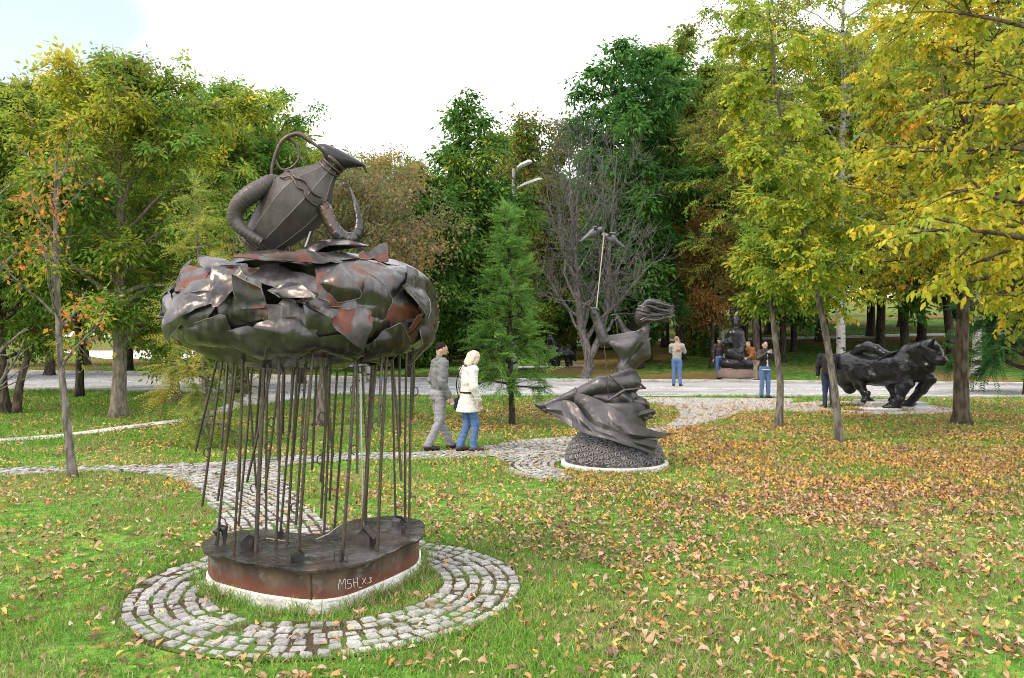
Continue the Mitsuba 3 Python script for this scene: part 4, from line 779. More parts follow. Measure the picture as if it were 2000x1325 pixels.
obj('stay', tube([jp(591, 500), jp(606, 452)], .011, 7), 'bright_steel_mat', J, smooth=True); obj('stay', tube([jp(597, 500, .06), jp(610, 455, .06)], .011, 7), 'rod_mat', J, smooth=True)
obj('stay', cat([tube(spline(pp([(545, 500), (549, 488), (556, 496), (563, 478), (566, 500)], .0), 20), .010, 6), tube(spline(pp([(552, 480), (560, 488), (567, 482), (570, 500)], .05), 20), .008, 6)]), 'rod_mat', J, smooth=True)
tw_ = [tube(spline(pp([(652, 351), (664, 351), (673, 354), (680, 361), (684, 368)]), 16), .004, 5)]
for a, b in (((676, 356), (676, 345)), ((680, 362), (669, 365)), ((680, 361), (671, 359))): tw_.append(tube([jp(*a), (jp(*a) + jp(*b)) / 2 + [0, .004, 0], jp(*b)], [.003, .008, .001], 5))
obj('twig', cat(tw_), 'rod_mat', J, smooth=True)
pl_obj(plate([.25, -.35, 1.0], 0, .22, .2, 6, .05, .03, .08, .06, 991), 'steel_mat')

# ---------------------------------------------------------------- the swinging figure on its flower dome
SW = thing('swing_statue', 'dark steel statue of a girl on a swing over a pierced flower dome', 'statue')
FD = FIG[1]; f3 = lambda x, y: (960 + x / 2.4525, 420 + y / 2.4525)
def F(x, y, dd=0.0): return P(*f3(x, y), FD + dd)
ring_c = [(1 - i) for i in range(1)]
a = np.linspace(0, 2 * np.pi, 65)[:-1]; circ = np.stack([np.cos(a), np.sin(a)], 1)
def disc(c, r, prof): return loft([np.c_[np.asarray(c)[:2] + circ * (r * s), np.full(64, z)] for s, z in prof])
obj('plinth', disc(FIG, .765, [(1, -.05), (1, .055), (.98, .07), (.85, .07), (.3, .07)]), 'concrete_mat', SW, smooth=35, label='round concrete plinth ring')
DR, DH = .70, .56
DM = obj('dome', cat([loft([np.c_[FIG + circ * (DR + o), np.full(64, z)] for o, z in ((.0, .07), (.012, .07), (.012, .10), (0, .10), (0, .07))]), loft([np.c_[FIG + circ * ((DR - .008) * math.cos(t)), np.full(64, .07 + (DH - .008) * math.sin(t))] for t in np.linspace(0, 1.55, 18)])]), 'statue_mat', SW, smooth=40, label='steel dome with welded flower pattern')
def flower(n=8):
    V, F_ = [], []
    for k in range(n):
        a0 = 2 * np.pi * k / n; R2 = rotz(a0)
        q = np.array([[.006, 0, .004], [.042, -.0105, .007], [.080, 0, -.002], [.042, .0105, .007], [.006, 0, -.006], [.042, -.0105, -.004], [.080, 0, -.008], [.042, .0105, -.004]]) @ R2.T
        o = len(V); V += list(q); F_ += [[o, o + 1, o + 2], [o, o + 2, o + 3]] + [[o + x, o + y, o + y + 4] for x, y in ((1, 0), (2, 1), (3, 2), (0, 3))] + [[o + x, o + y + 4, o + x + 4] for x, y in ((1, 0), (2, 1), (3, 2), (0, 3))]
    return mesh_of(V, F_)
fl = mikit.ply(flower(), 'flower_mat')
cnt = 0
for i in range(215):
    z = 1 - (i + .5) / 215; th = i * 2.39996; r = math.sqrt(1 - z * z)
    n0 = np.array([r * math.cos(th), r * math.sin(th), z]); p0 = np.array([FIG[0] + DR * n0[0], FIG[1] + DR * n0[1], .07 + DH * n0[2]])
    if z > .86 or z < .05: continue
    nn = nrm(n0 / [DR, DR, DH]); t1 = nrm(np.cross([0, 0, 1], nn)); R3 = np.stack([t1, np.cross(nn, t1), nn], 1) @ rotz(th)
    obj('flower', None, None, DM, shape=fl, place=mat(R3, p0 + nn * .006, 1.12))
# pedestal and skirts
ctr = F(600, 1000)[:2]; ctr = np.array([F(600, 1000)[0], FD])
obj('pedestal', loft([np.c_[ctr + circ * r, np.full(64, z)] for r, z in ((.42, .5), (.42, .86), (.38, .92), (.2, .94))]), 'statue_mat', SW, smooth=35)
def cloth(top, bot, dd_t, dd_b, rows=10, n=26, wave=.03, seed=1, name='skirt_sheet', mt='statue_mat', th=.006, fold=6):
    """A sheet of steel 'cloth' spanned between two edge curves (position, depth)."""
    A_, B_ = spline(np.c_[top, dd_t], n), spline(np.c_[bot, dd_b], n); g = []
    for i in range(rows + 1):
        k = i / rows; q = A_ * (1 - k) + B_ * k; w = np.array([F(x, y, d) for x, y, d in q]); s = np.linspace(0, 1, n)
        w[:, 1] -= wave * math.sin(np.pi * k) * (.7 + np.sin(s * fold + seed)) + .11 * (meshkit.noise(np.c_[s * 7, s * 0 + k * 2.5, s * 0 + seed]) - .5) * (.35 + k); g.append(w)
    V = np.vstack(g); k = np.arange(n - 1); F_ = np.vstack([np.concatenate([np.stack([i * n + k, i * n + k + 1, (i + 1) * n + k + 1], 1), np.stack([i * n + k, (i + 1) * n + k + 1, (i + 1) * n + k], 1)]) for i in range(rows)])
    m = mesh_of(V, F_); vn = meshkit.arrays(m, True)[2]; e = np.r_[np.arange(n), np.arange(1, rows) * n + n - 1, (rows * n + np.arange(n))[::-1], (np.arange(1, rows) * n)[::-1]]; e2 = np.roll(e, -1); N_ = len(V)
    return obj(name, mesh_of(np.vstack([V, V - vn * th]), np.vstack([F_, F_[:, ::-1] + N_, np.stack([e, e2, e2 + N_], 1), np.stack([e, e2 + N_, e + N_], 1)])), mt, SW, smooth=12)
cloth([(262, 912), (340, 890), (400, 905), (480, 1000), (600, 1040), (720, 1068), (790, 1080)], [(270, 945), (345, 992), (450, 1048), (560, 1075), (690, 1118), (780, 1150)], [-.22, -.28, -.42, -.55, -.62, -.58, -.45], [-.30, -.50, -.62, -.74, -.76, -.66], 4, wave=.02, seed=2)
sk = cloth([(396, 848), (480, 872), (570, 915), (650, 975), (720, 1015), (800, 1040), (868, 1046)], [(400, 980), (470, 1000), (560, 1035), (650, 1060), (740, 1070), (810, 1068), (868, 1050)], [-.30, -.42, -.48, -.52, -.46, -.36, -.25], [-.34, -.52, -.62, -.66, -.60, -.42, -.25], 5, wave=.02, seed=4)
# flounces around the hips
fb = Body(.05)
fb.ball(F(600, 875, -.05), (.30, .24, .13)); fb.ball(F(520, 880, -.08), (.26, .16, .10)); fb.ball(F(665, 905), (.27, .25, .09)); fb.ball(F(640, 935, .02), (.34, .32, .06)); fb.ball(F(655, 965), (.34, .30, .06))
def ruff(p): q = p - F(640, 930); an = np.arctan2(q[:, 1], q[:, 0]); return .022 * np.sin(an * 7 + q[:, 2] * 20)
obj('flounce', fb.mesh(.014, ruff), 'statue_mat', SW, smooth=True)
obj('ribbon', tube(spline([F(700, 960, -.30), F(735, 950, -.28), F(765, 942, -.22), F(780, 950, -.2)], 14), [.05, .05, .048, .046, .045, .044, .042, .04, .04, .04, .04, .04, .04, .038], 4), 'statue_mat', SW, smooth=30)
# the girl: one continuous body
g = Body(.045); s = 1.0
hip, waist, chest, neck0 = F(655, 800), F(640, 735), F(690, 630), F(735, 580)
g.ball(F(640, 803), (.21, .19, .17)); g.cone(hip, waist, .18, .12); g.cone(waist, F(665, 690), .12, .14); g.cone(F(665, 690), chest, .15, .19, flat=([0, 1, 0], .85)); g.cone(F(715, 590), F(725, 660), .12, .12)
g.cone(F(715, 590), F(740, 545), .07, .052); g.cone(F(740, 548), F(737, 515), .05, .06)
g.ball(F(725, 478), (.105, .12, .145)); g.ball(F(709, 492), (.07, .085, .10)); g.cone(F(707, 478), F(699, 487), .022, .014, k=.02); g.ball(F(708, 507), (.04, .06, .05), k=.03)
for dd, sh, el, wr, r in ((-.16, (690, 590), (541, 608), (499, 480), .082), (.24, (700, 590), (642, 562), (606, 497), .05)):
    g.cone(F(*sh, dd * .8), F(*el, dd), r * 1.25, r * .95); g.cone(F(*el, dd), F(*wr, dd), r * 1.05, r * .78, k=.03)
# near fist closed round the rope, far hand open
g.ball(F(497, 462, -.16), (.068, .06, .062), k=.03)
for i in range(4): c = F(489 + i * 3, 448 + i * 8.5, -.215); g.chain([c + [.03, .03, 0], c + [-.03, -.01, 0], c + [-.025, .05, 0]], [.017, .018, .016], k=.012)
g.chain([F(512, 475, -.19), F(512, 455, -.22), F(500, 447, -.22)], [.02, .018, .014], k=.012)
g.ball(F(598, 487, .24), (.04, .03, .035), k=.02)
for i in range(4): g.chain([F(596 - 2 * i, 480 + i * 5, .2 + i * .02), F(583, 477 + i * 7, .2 + i * .02), F(570, 483 + i * 6, .2 + i * .02)], [.013, .012, .010], k=.008)
g.chain([F(600, 496, .2), F(592, 505, .18), F(583, 506, .17)], [.014, .012, .010], k=.008)
# legs stretched forward, pointed feet
g.chain([F(660, 800, -.08), F(520, 815, -.16), F(400, 862, -.2), F(270, 905, -.2)], [.15, .118, .078, .045]); g.chain([F(660, 800, .1), F(520, 825, .06), F(400, 868, .02), F(280, 918, 0)], [.14, .11, .072, .045])
g.chain([F(280, 912, -.2), F(236, 915, -.2), F(204, 905, -.2)], [.05, .042, .018], k=.03); g.chain([F(290, 920, 0), F(262, 935, 0), F(232, 928, 0)], [.05, .042, .018], k=.03)
obj('body', g.mesh(.015), 'statue_mat', SW, smooth=True)
obj('knee_band', cat([tube([F(392, 840, -.20) + [0, -.095 * math.cos(t), .09 * math.sin(t)] + np.array([.03, 0, -.055]) for t in np.linspace(0, 6.28, 20)], .012, 5)]), 'statue_mat', SW, smooth=True)
# shawl: pointed sheet over the back and arm
def sheet_pts(tri, n=12, sag=.03, seed=0, name='shawl'):
    a_, b_, c_ = [np.asarray(x) for x in tri]; V, idx = [], {}
    for i in range(n + 1):
        for j in range(n + 1 - i):
            u, v = i / n, j / n; w = 1 - u - v; p = a_ * w + b_ * u + c_ * v; k = 27 * u * v * w
            p = p + np.array([0, -sag * k * 1.6 - .03 * math.sin(9 * u + 5 * v + seed) * (1 - w), 0]); idx[i, j] = len(V); V.append(p)
    F_ = [[idx[i, j], idx[i + 1, j], idx[i, j + 1]] for i in range(n) for j in range(n - i)] + [[idx[i + 1, j], idx[i + 1, j + 1], idx[i, j + 1]] for i in range(n - 1) for j in range(n - 1 - i)]
    m = mesh_of(V, F_); 
    if m.face_normals[:, 1].mean() > 0: F_ = [f[::-1] for f in F_]; m = mesh_of(V, F_)
    vn = meshkit.arrays(m, True)[2]; N_ = len(V); F_ = np.array(F_)
    return mesh_of(np.vstack([V, np.array(V) - vn * .006]), np.vstack([F_, F_[:, ::-1] + N_]))
obj('shawl', cat([sheet_pts((F(548, 598, -.22), F(745, 560, -.14), F(640, 712, -.30)), seed=1, sag=.07), sheet_pts((F(555, 588, -.1), F(745, 556, -.12), F(600, 640, -.24)), seed=3, sag=.02), sheet_pts((F(700, 575, -.17), F(765, 590, -.05), F(645, 705, -.27)), seed=5, sag=.05)]), 'statue_mat', SW, smooth=40)
# hair streaming back in strands
rh = np.random.default_rng(4); hs = []
for i in range(46):
    c = F(725, 470) ; t = rh.uniform(-1.2, 1.9); y0 = rh.uniform(-.11, .11)
    p0 = F(716 + rh.uniform(-8, 14), 478 + t * 20, y0); up_ = rh.uniform(-.10, .05)
    p1 = F(742, 445 + t * 32 + rh.uniform(-6, 6), y0 * 1.15); L = rh.uniform(.55, 1.1); e = F(742 + 118 * L, 468 + t * 22 + rh.uniform(-26, 12), y0 * 1.4)
    m_ = (p1 + e) / 2 + [0, 0, rh.uniform(-.03, .05)]; e2 = e + [rh.uniform(-.02, .06), 0, rh.uniform(-.05, .05)]
    q = spline([p0, p1, m_, e, e2], 18); hs.append(tube(q, np.r_[np.linspace(.012, .021, 6), np.linspace(.021, .004, 12)], 5))
cap = Body(.03); cap.ball(F(731, 470), (.125, .135, .135)); cap.ball(F(748, 490), (.09, .11, .10))
obj('hair', cat(hs + [cap.mesh(.014, lambda p: .010 * np.sin(p[:, 2] * 110 + p[:, 0] * 30))]), 'statue_mat', SW, smooth=30)
# ropes, swing bar and the two birds that carry the swing
bar_y = -.28
obj('rope', tube([F(539, 97, -.05), F(521, 270, -.12), F(503, 448, -.19)], .008, 6), 'rope_mat', SW, smooth=True)
obj('rope', tube([F(540, 625, -.24), F(552, 760, -.30), F(562, 885, bar_y)], .006, 6), 'rod_mat', SW, smooth=True)
obj('rope', tube([F(545, 97, .05), F(592, 480, .22), F(640, 800, .22)], .010, 6), 'rod_mat', SW, smooth=True)
obj('swing_bar', cat([tube([F(556, 890, bar_y), F(640, 838, bar_y)], .02, 7), tube([F(562, 765, bar_y), F(640, 838, bar_y)], .010, 6), tube([F(700, 800, -.26), F(738, 832, -.2)], .016, 6), tube([F(640, 840, bar_y), F(736, 828, -.2)], .018, 6)]), 'statue_mat', SW, smooth=30)
for x, y, d in ((578, 750, -.2), (625, 742, -.22), (660, 745, -.2)): obj('fastening', trimesh.creation.icosphere(1, .018).apply_translation(F(x, y, d)), 'rod_mat', SW)
def bird(x, y, dd, flip, sc, name):
    b = Body(.02); o = F(x, y, dd)
    q = lambda a, c, d=0: o + np.array([a * flip, d, c]) * sc
    b.chain([q(-.06, .03), q(.06, -.03), q(.2, -.12)], [.035, .055, .018]); b.ball(q(-.09, .05), .036 * sc); b.cone(q(-.11, .05), q(-.15, .04), .014, .004)
    b.chain([q(.18, -.11), q(.30, -.19)], [.03, .012], flat=([0, 1, 0], .5))
    for s_ in (-1, 1): b.chain([q(.0, .03, s_ * .04), q(.03, .06, s_ * .17), q(.14, .03, s_ * .30)], [.03, .028, .008], flat=([0, 0, 1], .4))
    obj(name, b.mesh(.011), 'bird_mat', SW, smooth=True)
bird(562, 108, 0, 1, .8, 'bird'); bird(500, 80, .25, -1, .8, 'bird')

# ---------------------------------------------------------------- the bull
BU = thing('bull_statue', 'large black metal bull with a raised tail and lowered forelegs on stone slabs', 'statue')
BD = BULL[1]; Bp = lambda x, y, dd=0: P(1600 + x / 6.623, 620 + y / 6.623, 22.5 - (x - 600) * .00236 + dd)
b = Body(.065)
b.ball(Bp(430, 660), (.40, .46, .46)); b.cone(Bp(430, 640), Bp(760, 690), .46, .42); b.cone(Bp(760, 690), Bp(1130, 640), .40, .44); b.ball(Bp(1190, 620), (.42, .44, .45)); b.ball(Bp(860, 760), (.5, .36, .28)); b.ball(Bp(1180, 530), (.33, .34, .33))
b.cone(Bp(1200, 505), Bp(1380, 440), .33, .29); b.cone(Bp(1340, 500), Bp(1420, 620), .26, .20); b.ball(Bp(1260, 690), (.28, .32, .28))
b.ball(Bp(330, 760), (.26, .40, .34)); b.cone(Bp(350, 760), Bp(400, 900), .30, .20)
# head lowered, muzzle pointing forward and down
b.cone(Bp(1430, 410, -.08), Bp(1500, 520, -.12), .25, .20, k=.04); b.cone(Bp(1495, 520, -.12), Bp(1580, 570, -.14), .19, .14, k=.03); b.cone(Bp(1560, 520, -.1), Bp(1600, 555, -.1), .07, .05, k=.03); b.ball(Bp(1490, 380, -.05), (.13, .24, .12), k=.04); b.ball(Bp(1515, 470, -.1), (.17, .2, .2), k=.04); b.ball(Bp(1588, 560, -.14), (.13, .17, .13), k=.03)
for s_ in (-1, 1):
    b.chain([Bp(1440, 355, -.05 + s_ * .16), Bp(1455, 345, s_ * .36), Bp(1488, 285, s_ * .46 - .05), Bp(1482, 200, s_ * .40)], [.08, .068, .048, .012], k=.03); b.chain([Bp(1400, 400, s_ * .2), Bp(1370, 410, s_ * .36)], [.055, .02], k=.03, flat=([0, 0, 1], .6))
# legs: (near hind, far hind, near fore, far fore)
b.chain([Bp(470, 720, -.28), Bp(520, 860, -.30), Bp(575, 960, -.30), Bp(600, 1000, -.30), Bp(618, 1065, -.30)], [.27, .17, .105, .09, .10], k=.05)
b.ball(Bp(622, 1078, -.30), (.19, .14, .085), k=.03); b.ball(Bp(636, 985, -.30), (.08, .08, .08), k=.04)
b.chain([Bp(880, 780, .28), Bp(930, 880, .28), Bp(965, 980, .28), Bp(955, 1050, .5)], [.22, .15, .10, .09], k=.05); b.ball(Bp(962, 1075, .5), (.15, .13, .10), k=.03)
b.chain([Bp(1120, 700, -.30), Bp(1130, 850, -.32), Bp(1085, 930, -.42), Bp(1040, 1050, -.5), Bp(975, 1120, -.55)], [.25, .18, .16, .12, .12], k=.05); b.chain([Bp(1140, 830, -.32), Bp(1190, 880, -.32)], [.14, .07], k=.05)
b.chain([Bp(985, 1120, -.55), Bp(905, 1160, -.58)], [.15, .11], k=.04); b.ball(Bp(945, 1160, -.58), (.27, .16, .09), k=.03)
b.chain([Bp(1330, 690, .2), Bp(1420, 800, .22), Bp(1330, 930, .22), Bp(1230, 1040, .22), Bp(1170, 1110, .22)], [.24, .17, .14, .115, .11], k=.05); b.ball(Bp(1145, 1118, .22), (.25, .15, .10), k=.03); b.chain([Bp(1440, 770, .22), Bp(1485, 830, .22)], [.1, .03], k=.04); b.chain([Bp(1270, 990, .22), Bp(1310, 1065, .22)], [.07, .02], k=.03)
def hide(p): return .018 * np.abs(np.sin(p[:, 0] * 5.1 + p[:, 2] * 6.5 + 2 * np.sin(p[:, 0] * 2.3))) + .035 * (meshkit.fbm(p * 4.5, 3, 8) - .5)
obj('body', b.mesh(.03, hide), 'bull_mat', BU, smooth=True)
t_ = Body(.05); t_.chain([Bp(390, 600, -.1), Bp(430, 500, -.18), Bp(520, 410, -.24), Bp(630, 375, -.26), Bp(740, 410, -.24), Bp(850, 475, -.18), Bp(930, 490, -.1), Bp(1010, 450, 0)], [.07, .10, .12, .125, .12, .10, .08, .05])
obj('tail', t_.mesh(.022), 'bull_mat', BU, smooth=True)
bt = Body(.04); bt.chain([Bp(720, 680, -.40), Bp(790, 545, -.40), Bp(930, 470, -.36), Bp(1010, 440, -.28)], [.05, .05, .05, .03]); obj('ridge', bt.mesh(.025), 'bull_mat', BU, smooth=True)
for lb, (x0, y0, x1, y1, z) in (('grey stone slab under the hind feet of the bull', (9.3, 21.7, 10.75, 22.9, .15)), ('grey stone slab under the nearest forefoot of the bull', (8.75, 20.75, 9.62, 21.45, .06)), ('grey stone slab under the far forefoot of the bull', (9.64, 21.0, 10.6, 21.66, .07))):
    k = key_for('stone_slab'); scene[k] = mikit.ply(box([x0, y0, -.05], [x1, y1, z], .012), 'slab_mat'); labels[k] = {'label': lb, 'category': 'slab', 'group': 'slabs under the bull'}

# ---------------------------------------------------------------- the seated statue and the dark group beyond the road
ST = thing('seated_statue', 'dark seated statue with tall antlers on a reddish boulder beyond the road', 'statue'); SD = gp(1440, 742)[1]
Sp = lambda x, y, dd=0: P(1360 + x / 6.625, 590 + y / 6.625, SD + dd)
obj('slab', box([Sp(315, 1000)[0], SD - .7, -.05], [Sp(800, 1000)[0], SD + .8, .07], .02), 'kerb_mat', ST)
bo = Body(.1); bo.ball(Sp(520, 1000), (.86, .7, .62)); obj('boulder', bo.mesh(.05, lambda p: .16 * (meshkit.fbm(p * 2.2, 3, 2) - .5), cut=lambda p: .07 - p[:, 2]), 'granite_mat', ST, smooth=45, label='reddish granite boulder')
s_ = Body(.07); s_.ball(Sp(540, 800), (.80, .5, .34)); s_.ball(Sp(560, 870), (.62, .45, .22)); s_.cone(Sp(560, 760), Sp(440, 660, -.3), .26, .22); s_.cone(Sp(440, 660, -.3), Sp(560, 720, -.4), .2, .15); s_.cone(Sp(600, 760, .1), Sp(660, 860, -.1), .28, .18)
s_.cone(Sp(530, 700), Sp(515, 560), .30, .24); s_.cone(Sp(515, 560), Sp(510, 420), .24, .30); s_.cone(Sp(450, 410), Sp(580, 400), .17, .15); s_.cone(Sp(510, 400), Sp(508, 300), .14, .10); s_.ball(Sp(506, 255), (.17, .18, .28)); s_.cone(Sp(506, 215), Sp(506, 170), .15, .11)
s_.chain([Sp(580, 410), Sp(610, 520, -.1), Sp(590, 640, -.25)], [.13, .10, .08]); s_.chain([Sp(450, 420), Sp(430, 520, -.1), Sp(380, 528, -.25), Sp(340, 522, -.3)], [.13, .10, .08, .05])
obj('body', s_.mesh(.035, lambda p: .03 * (meshkit.fbm(p * 5, 2, 3) - .5)), 'bull_mat', ST, smooth=True)
for s0, s1, s2 in (((485, 200), (462, 130), (445, 52)), ((525, 200), (540, 140), (548, 70))):
    an = Body(.03); an.chain([Sp(*s0), Sp(*s1), Sp(*s2)], [.09, .085, .03])
    for t in np.linspace(.2, .9, 6): q = np.array(Sp(*s0)) * (1 - t) + np.array(Sp(*s2)) * t; an.ball(q, (.12 * (1.1 - t * .5), .11, .03), k=.01)
    obj('antler', an.mesh(.022), 'bull_mat', ST, smooth=True)
obj('face_plate', box(Sp(488, 285, -.24), Sp(526, 222, -.15), .02), 'statue_mat', ST, label='pale grey face of the seated statue')
GS = thing('beast_statue', 'dark statue of a standing figure with a stooping beast under the trees beyond the road', 'statue'); GD = gp(1085, 717)[1]; GZ = gp(1085, 717)[2]
Gp = lambda x, y, dd=0: P(1040 + x / 9.464, 600 + y / 9.464, GD + dd)
q = Body(.08); q.chain([Gp(370, 900), Gp(380, 760), Gp(375, 650), Gp(350, 590)], [.36, .34, .30, .2]); q.ball(Gp(345, 570), .20); q.chain([Gp(335, 880), Gp(330, 1060)], [.22, .16]); q.chain([Gp(430, 880), Gp(425, 1070)], [.22, .16]); q.chain([Gp(440, 660), Gp(490, 760), Gp(460, 850)], [.16, .13, .12])
obj('figure', q.mesh(.045, lambda p: .05 * (meshkit.fbm(p * 3, 2, 3) - .5)), 'bull_mat', GS, smooth=True)
q = Body(.1); q.chain([Gp(450, 850, .1), Gp(560, 840, .1), Gp(680, 840, .1)], [.34, .30, .28]); q.chain([Gp(680, 830), Gp(740, 870), Gp(790, 980)], [.22, .18, .10]); q.chain([Gp(640, 880), Gp(650, 1000), Gp(640, 1080)], [.2, .12, .10]); q.chain([Gp(480, 880, .3), Gp(470, 1000, .3), Gp(480, 1080, .3)], [.2, .12, .10]); q.chain([Gp(700, 880, .3), Gp(700, 980, .3), Gp(720, 1070, .3)], [.18, .1, .08])
obj('beast', q.mesh(.05, lambda p: .05 * (meshkit.fbm(p * 3, 2, 5) - .5)), 'bull_mat', GS, smooth=True)
q = Body(.1); q.chain([Gp(40, 860, .4), Gp(160, 800, .4), Gp(280, 770, .4)], [.30, .34, .28]); q.chain([Gp(60, 880, .4), Gp(50, 1060, .4)], [.2, .12]); q.chain([Gp(240, 850, .4), Gp(250, 1060, .4)], [.2, .12]); q.chain([Gp(60, 830, .4), Gp(-10, 880, .4)], [.2, .13])
obj('beast', q.mesh(.05, lambda p: .05 * (meshkit.fbm(p * 3, 2, 7) - .5)), 'bull_mat', GS, smooth=True)
# street lamp with two heads; its pole stands behind the young fir
LP = gp(1003, 721); k = thing('street_lamp', 'grey street lamp with two heads, its pole behind the small conifer', 'lamp'); LDp = LP[1]
top = P(1003, 330, LDp)
obj('pole', cat([tube([LP, LP + [0, 0, 1.5]], .22, 10), tube([LP + [0, 0, 1.5], [LP[0], LDp, top[2]]], np.array([.11, .08]), 8)]), 'lamp_mat', k, smooth=40)
for u0, v0, u1, v1 in ((1013, 328, 1037, 317), (1012, 368, 1059, 351)):
    A_, B_ = P(u0, v0, LDp - 1.0), P(u1, v1, LDp - 1.6); obj('arm', tube(spline([[LP[0], LDp, A_[2] - .7], [LP[0] + .1, LDp - .4, A_[2] - .2], A_], 10), .05, 6), 'lamp_mat', k, smooth=True)
    d = nrm(B_ - A_); n2 = nrm(np.cross(d, [0, 0, 1])); L = np.linalg.norm(B_ - A_)
    obj('lamp_head', hull([A_ + d * L * t + n2 * w * s + [0, 0, z] for t, w in ((0, .10), (.35, .17), (.9, .15), (1, .08)) for s in (-1, 1) for z in (0, .12 if .2 < t < .95 else .06)]), 'lamp_head_mat', k)

# ---------------------------------------------------------------- people
plain('skin_mat', (.43, .275, .205), .55, .35)
def fabric(name, c, c2=None, sc=60, bump=.004, rough=.85): 
    c2 = c2 or tuple(x * .72 for x in c)
    bumped(name, lambda p, n, uv: MIX(c, c2, FB(p.x * sc * .3, p.y * sc * .3, p.z * sc * .3)), lambda p, n, uv: N(p.x * sc, p.y * sc, p.z * sc * .6), bump, 4e-3, rough, .2)
for nm, c in (('grey_jacket', (.15, .155, .16)), ('grey_trousers', (.25, .24, .265)), ('white_coat', (.62, .605, .56)), ('blue_jeans', (.085, .15, .30)), ('dark_cloth', (.022, .021, .026)), ('sweater', (.29, .28, .255)), ('brown_cloth', (.20, .085, .03)), ('beige_trousers', (.22, .175, .135)), ('navy_cloth', (.03, .04, .085)), ('leather', (.035, .027, .025))): plain(nm, c, .8 if nm != 'leather' else .42, .25)
plain('dark_hair', (.020, .014, .010), .85, .1); plain('blond_hair', (.56, .47, .37), .6, .3); plain('fair_hair', (.22, .14, .075), .5, .4); plain('shoe_mat', (.018, .018, .022), .5, .4); plain('boot_mat', (.06, .033, .024), .5, .4); plain('orange_patch', (.62, .16, .05), .8, .2); plain('white_shirt', (.75, .75, .75), .8, .2)
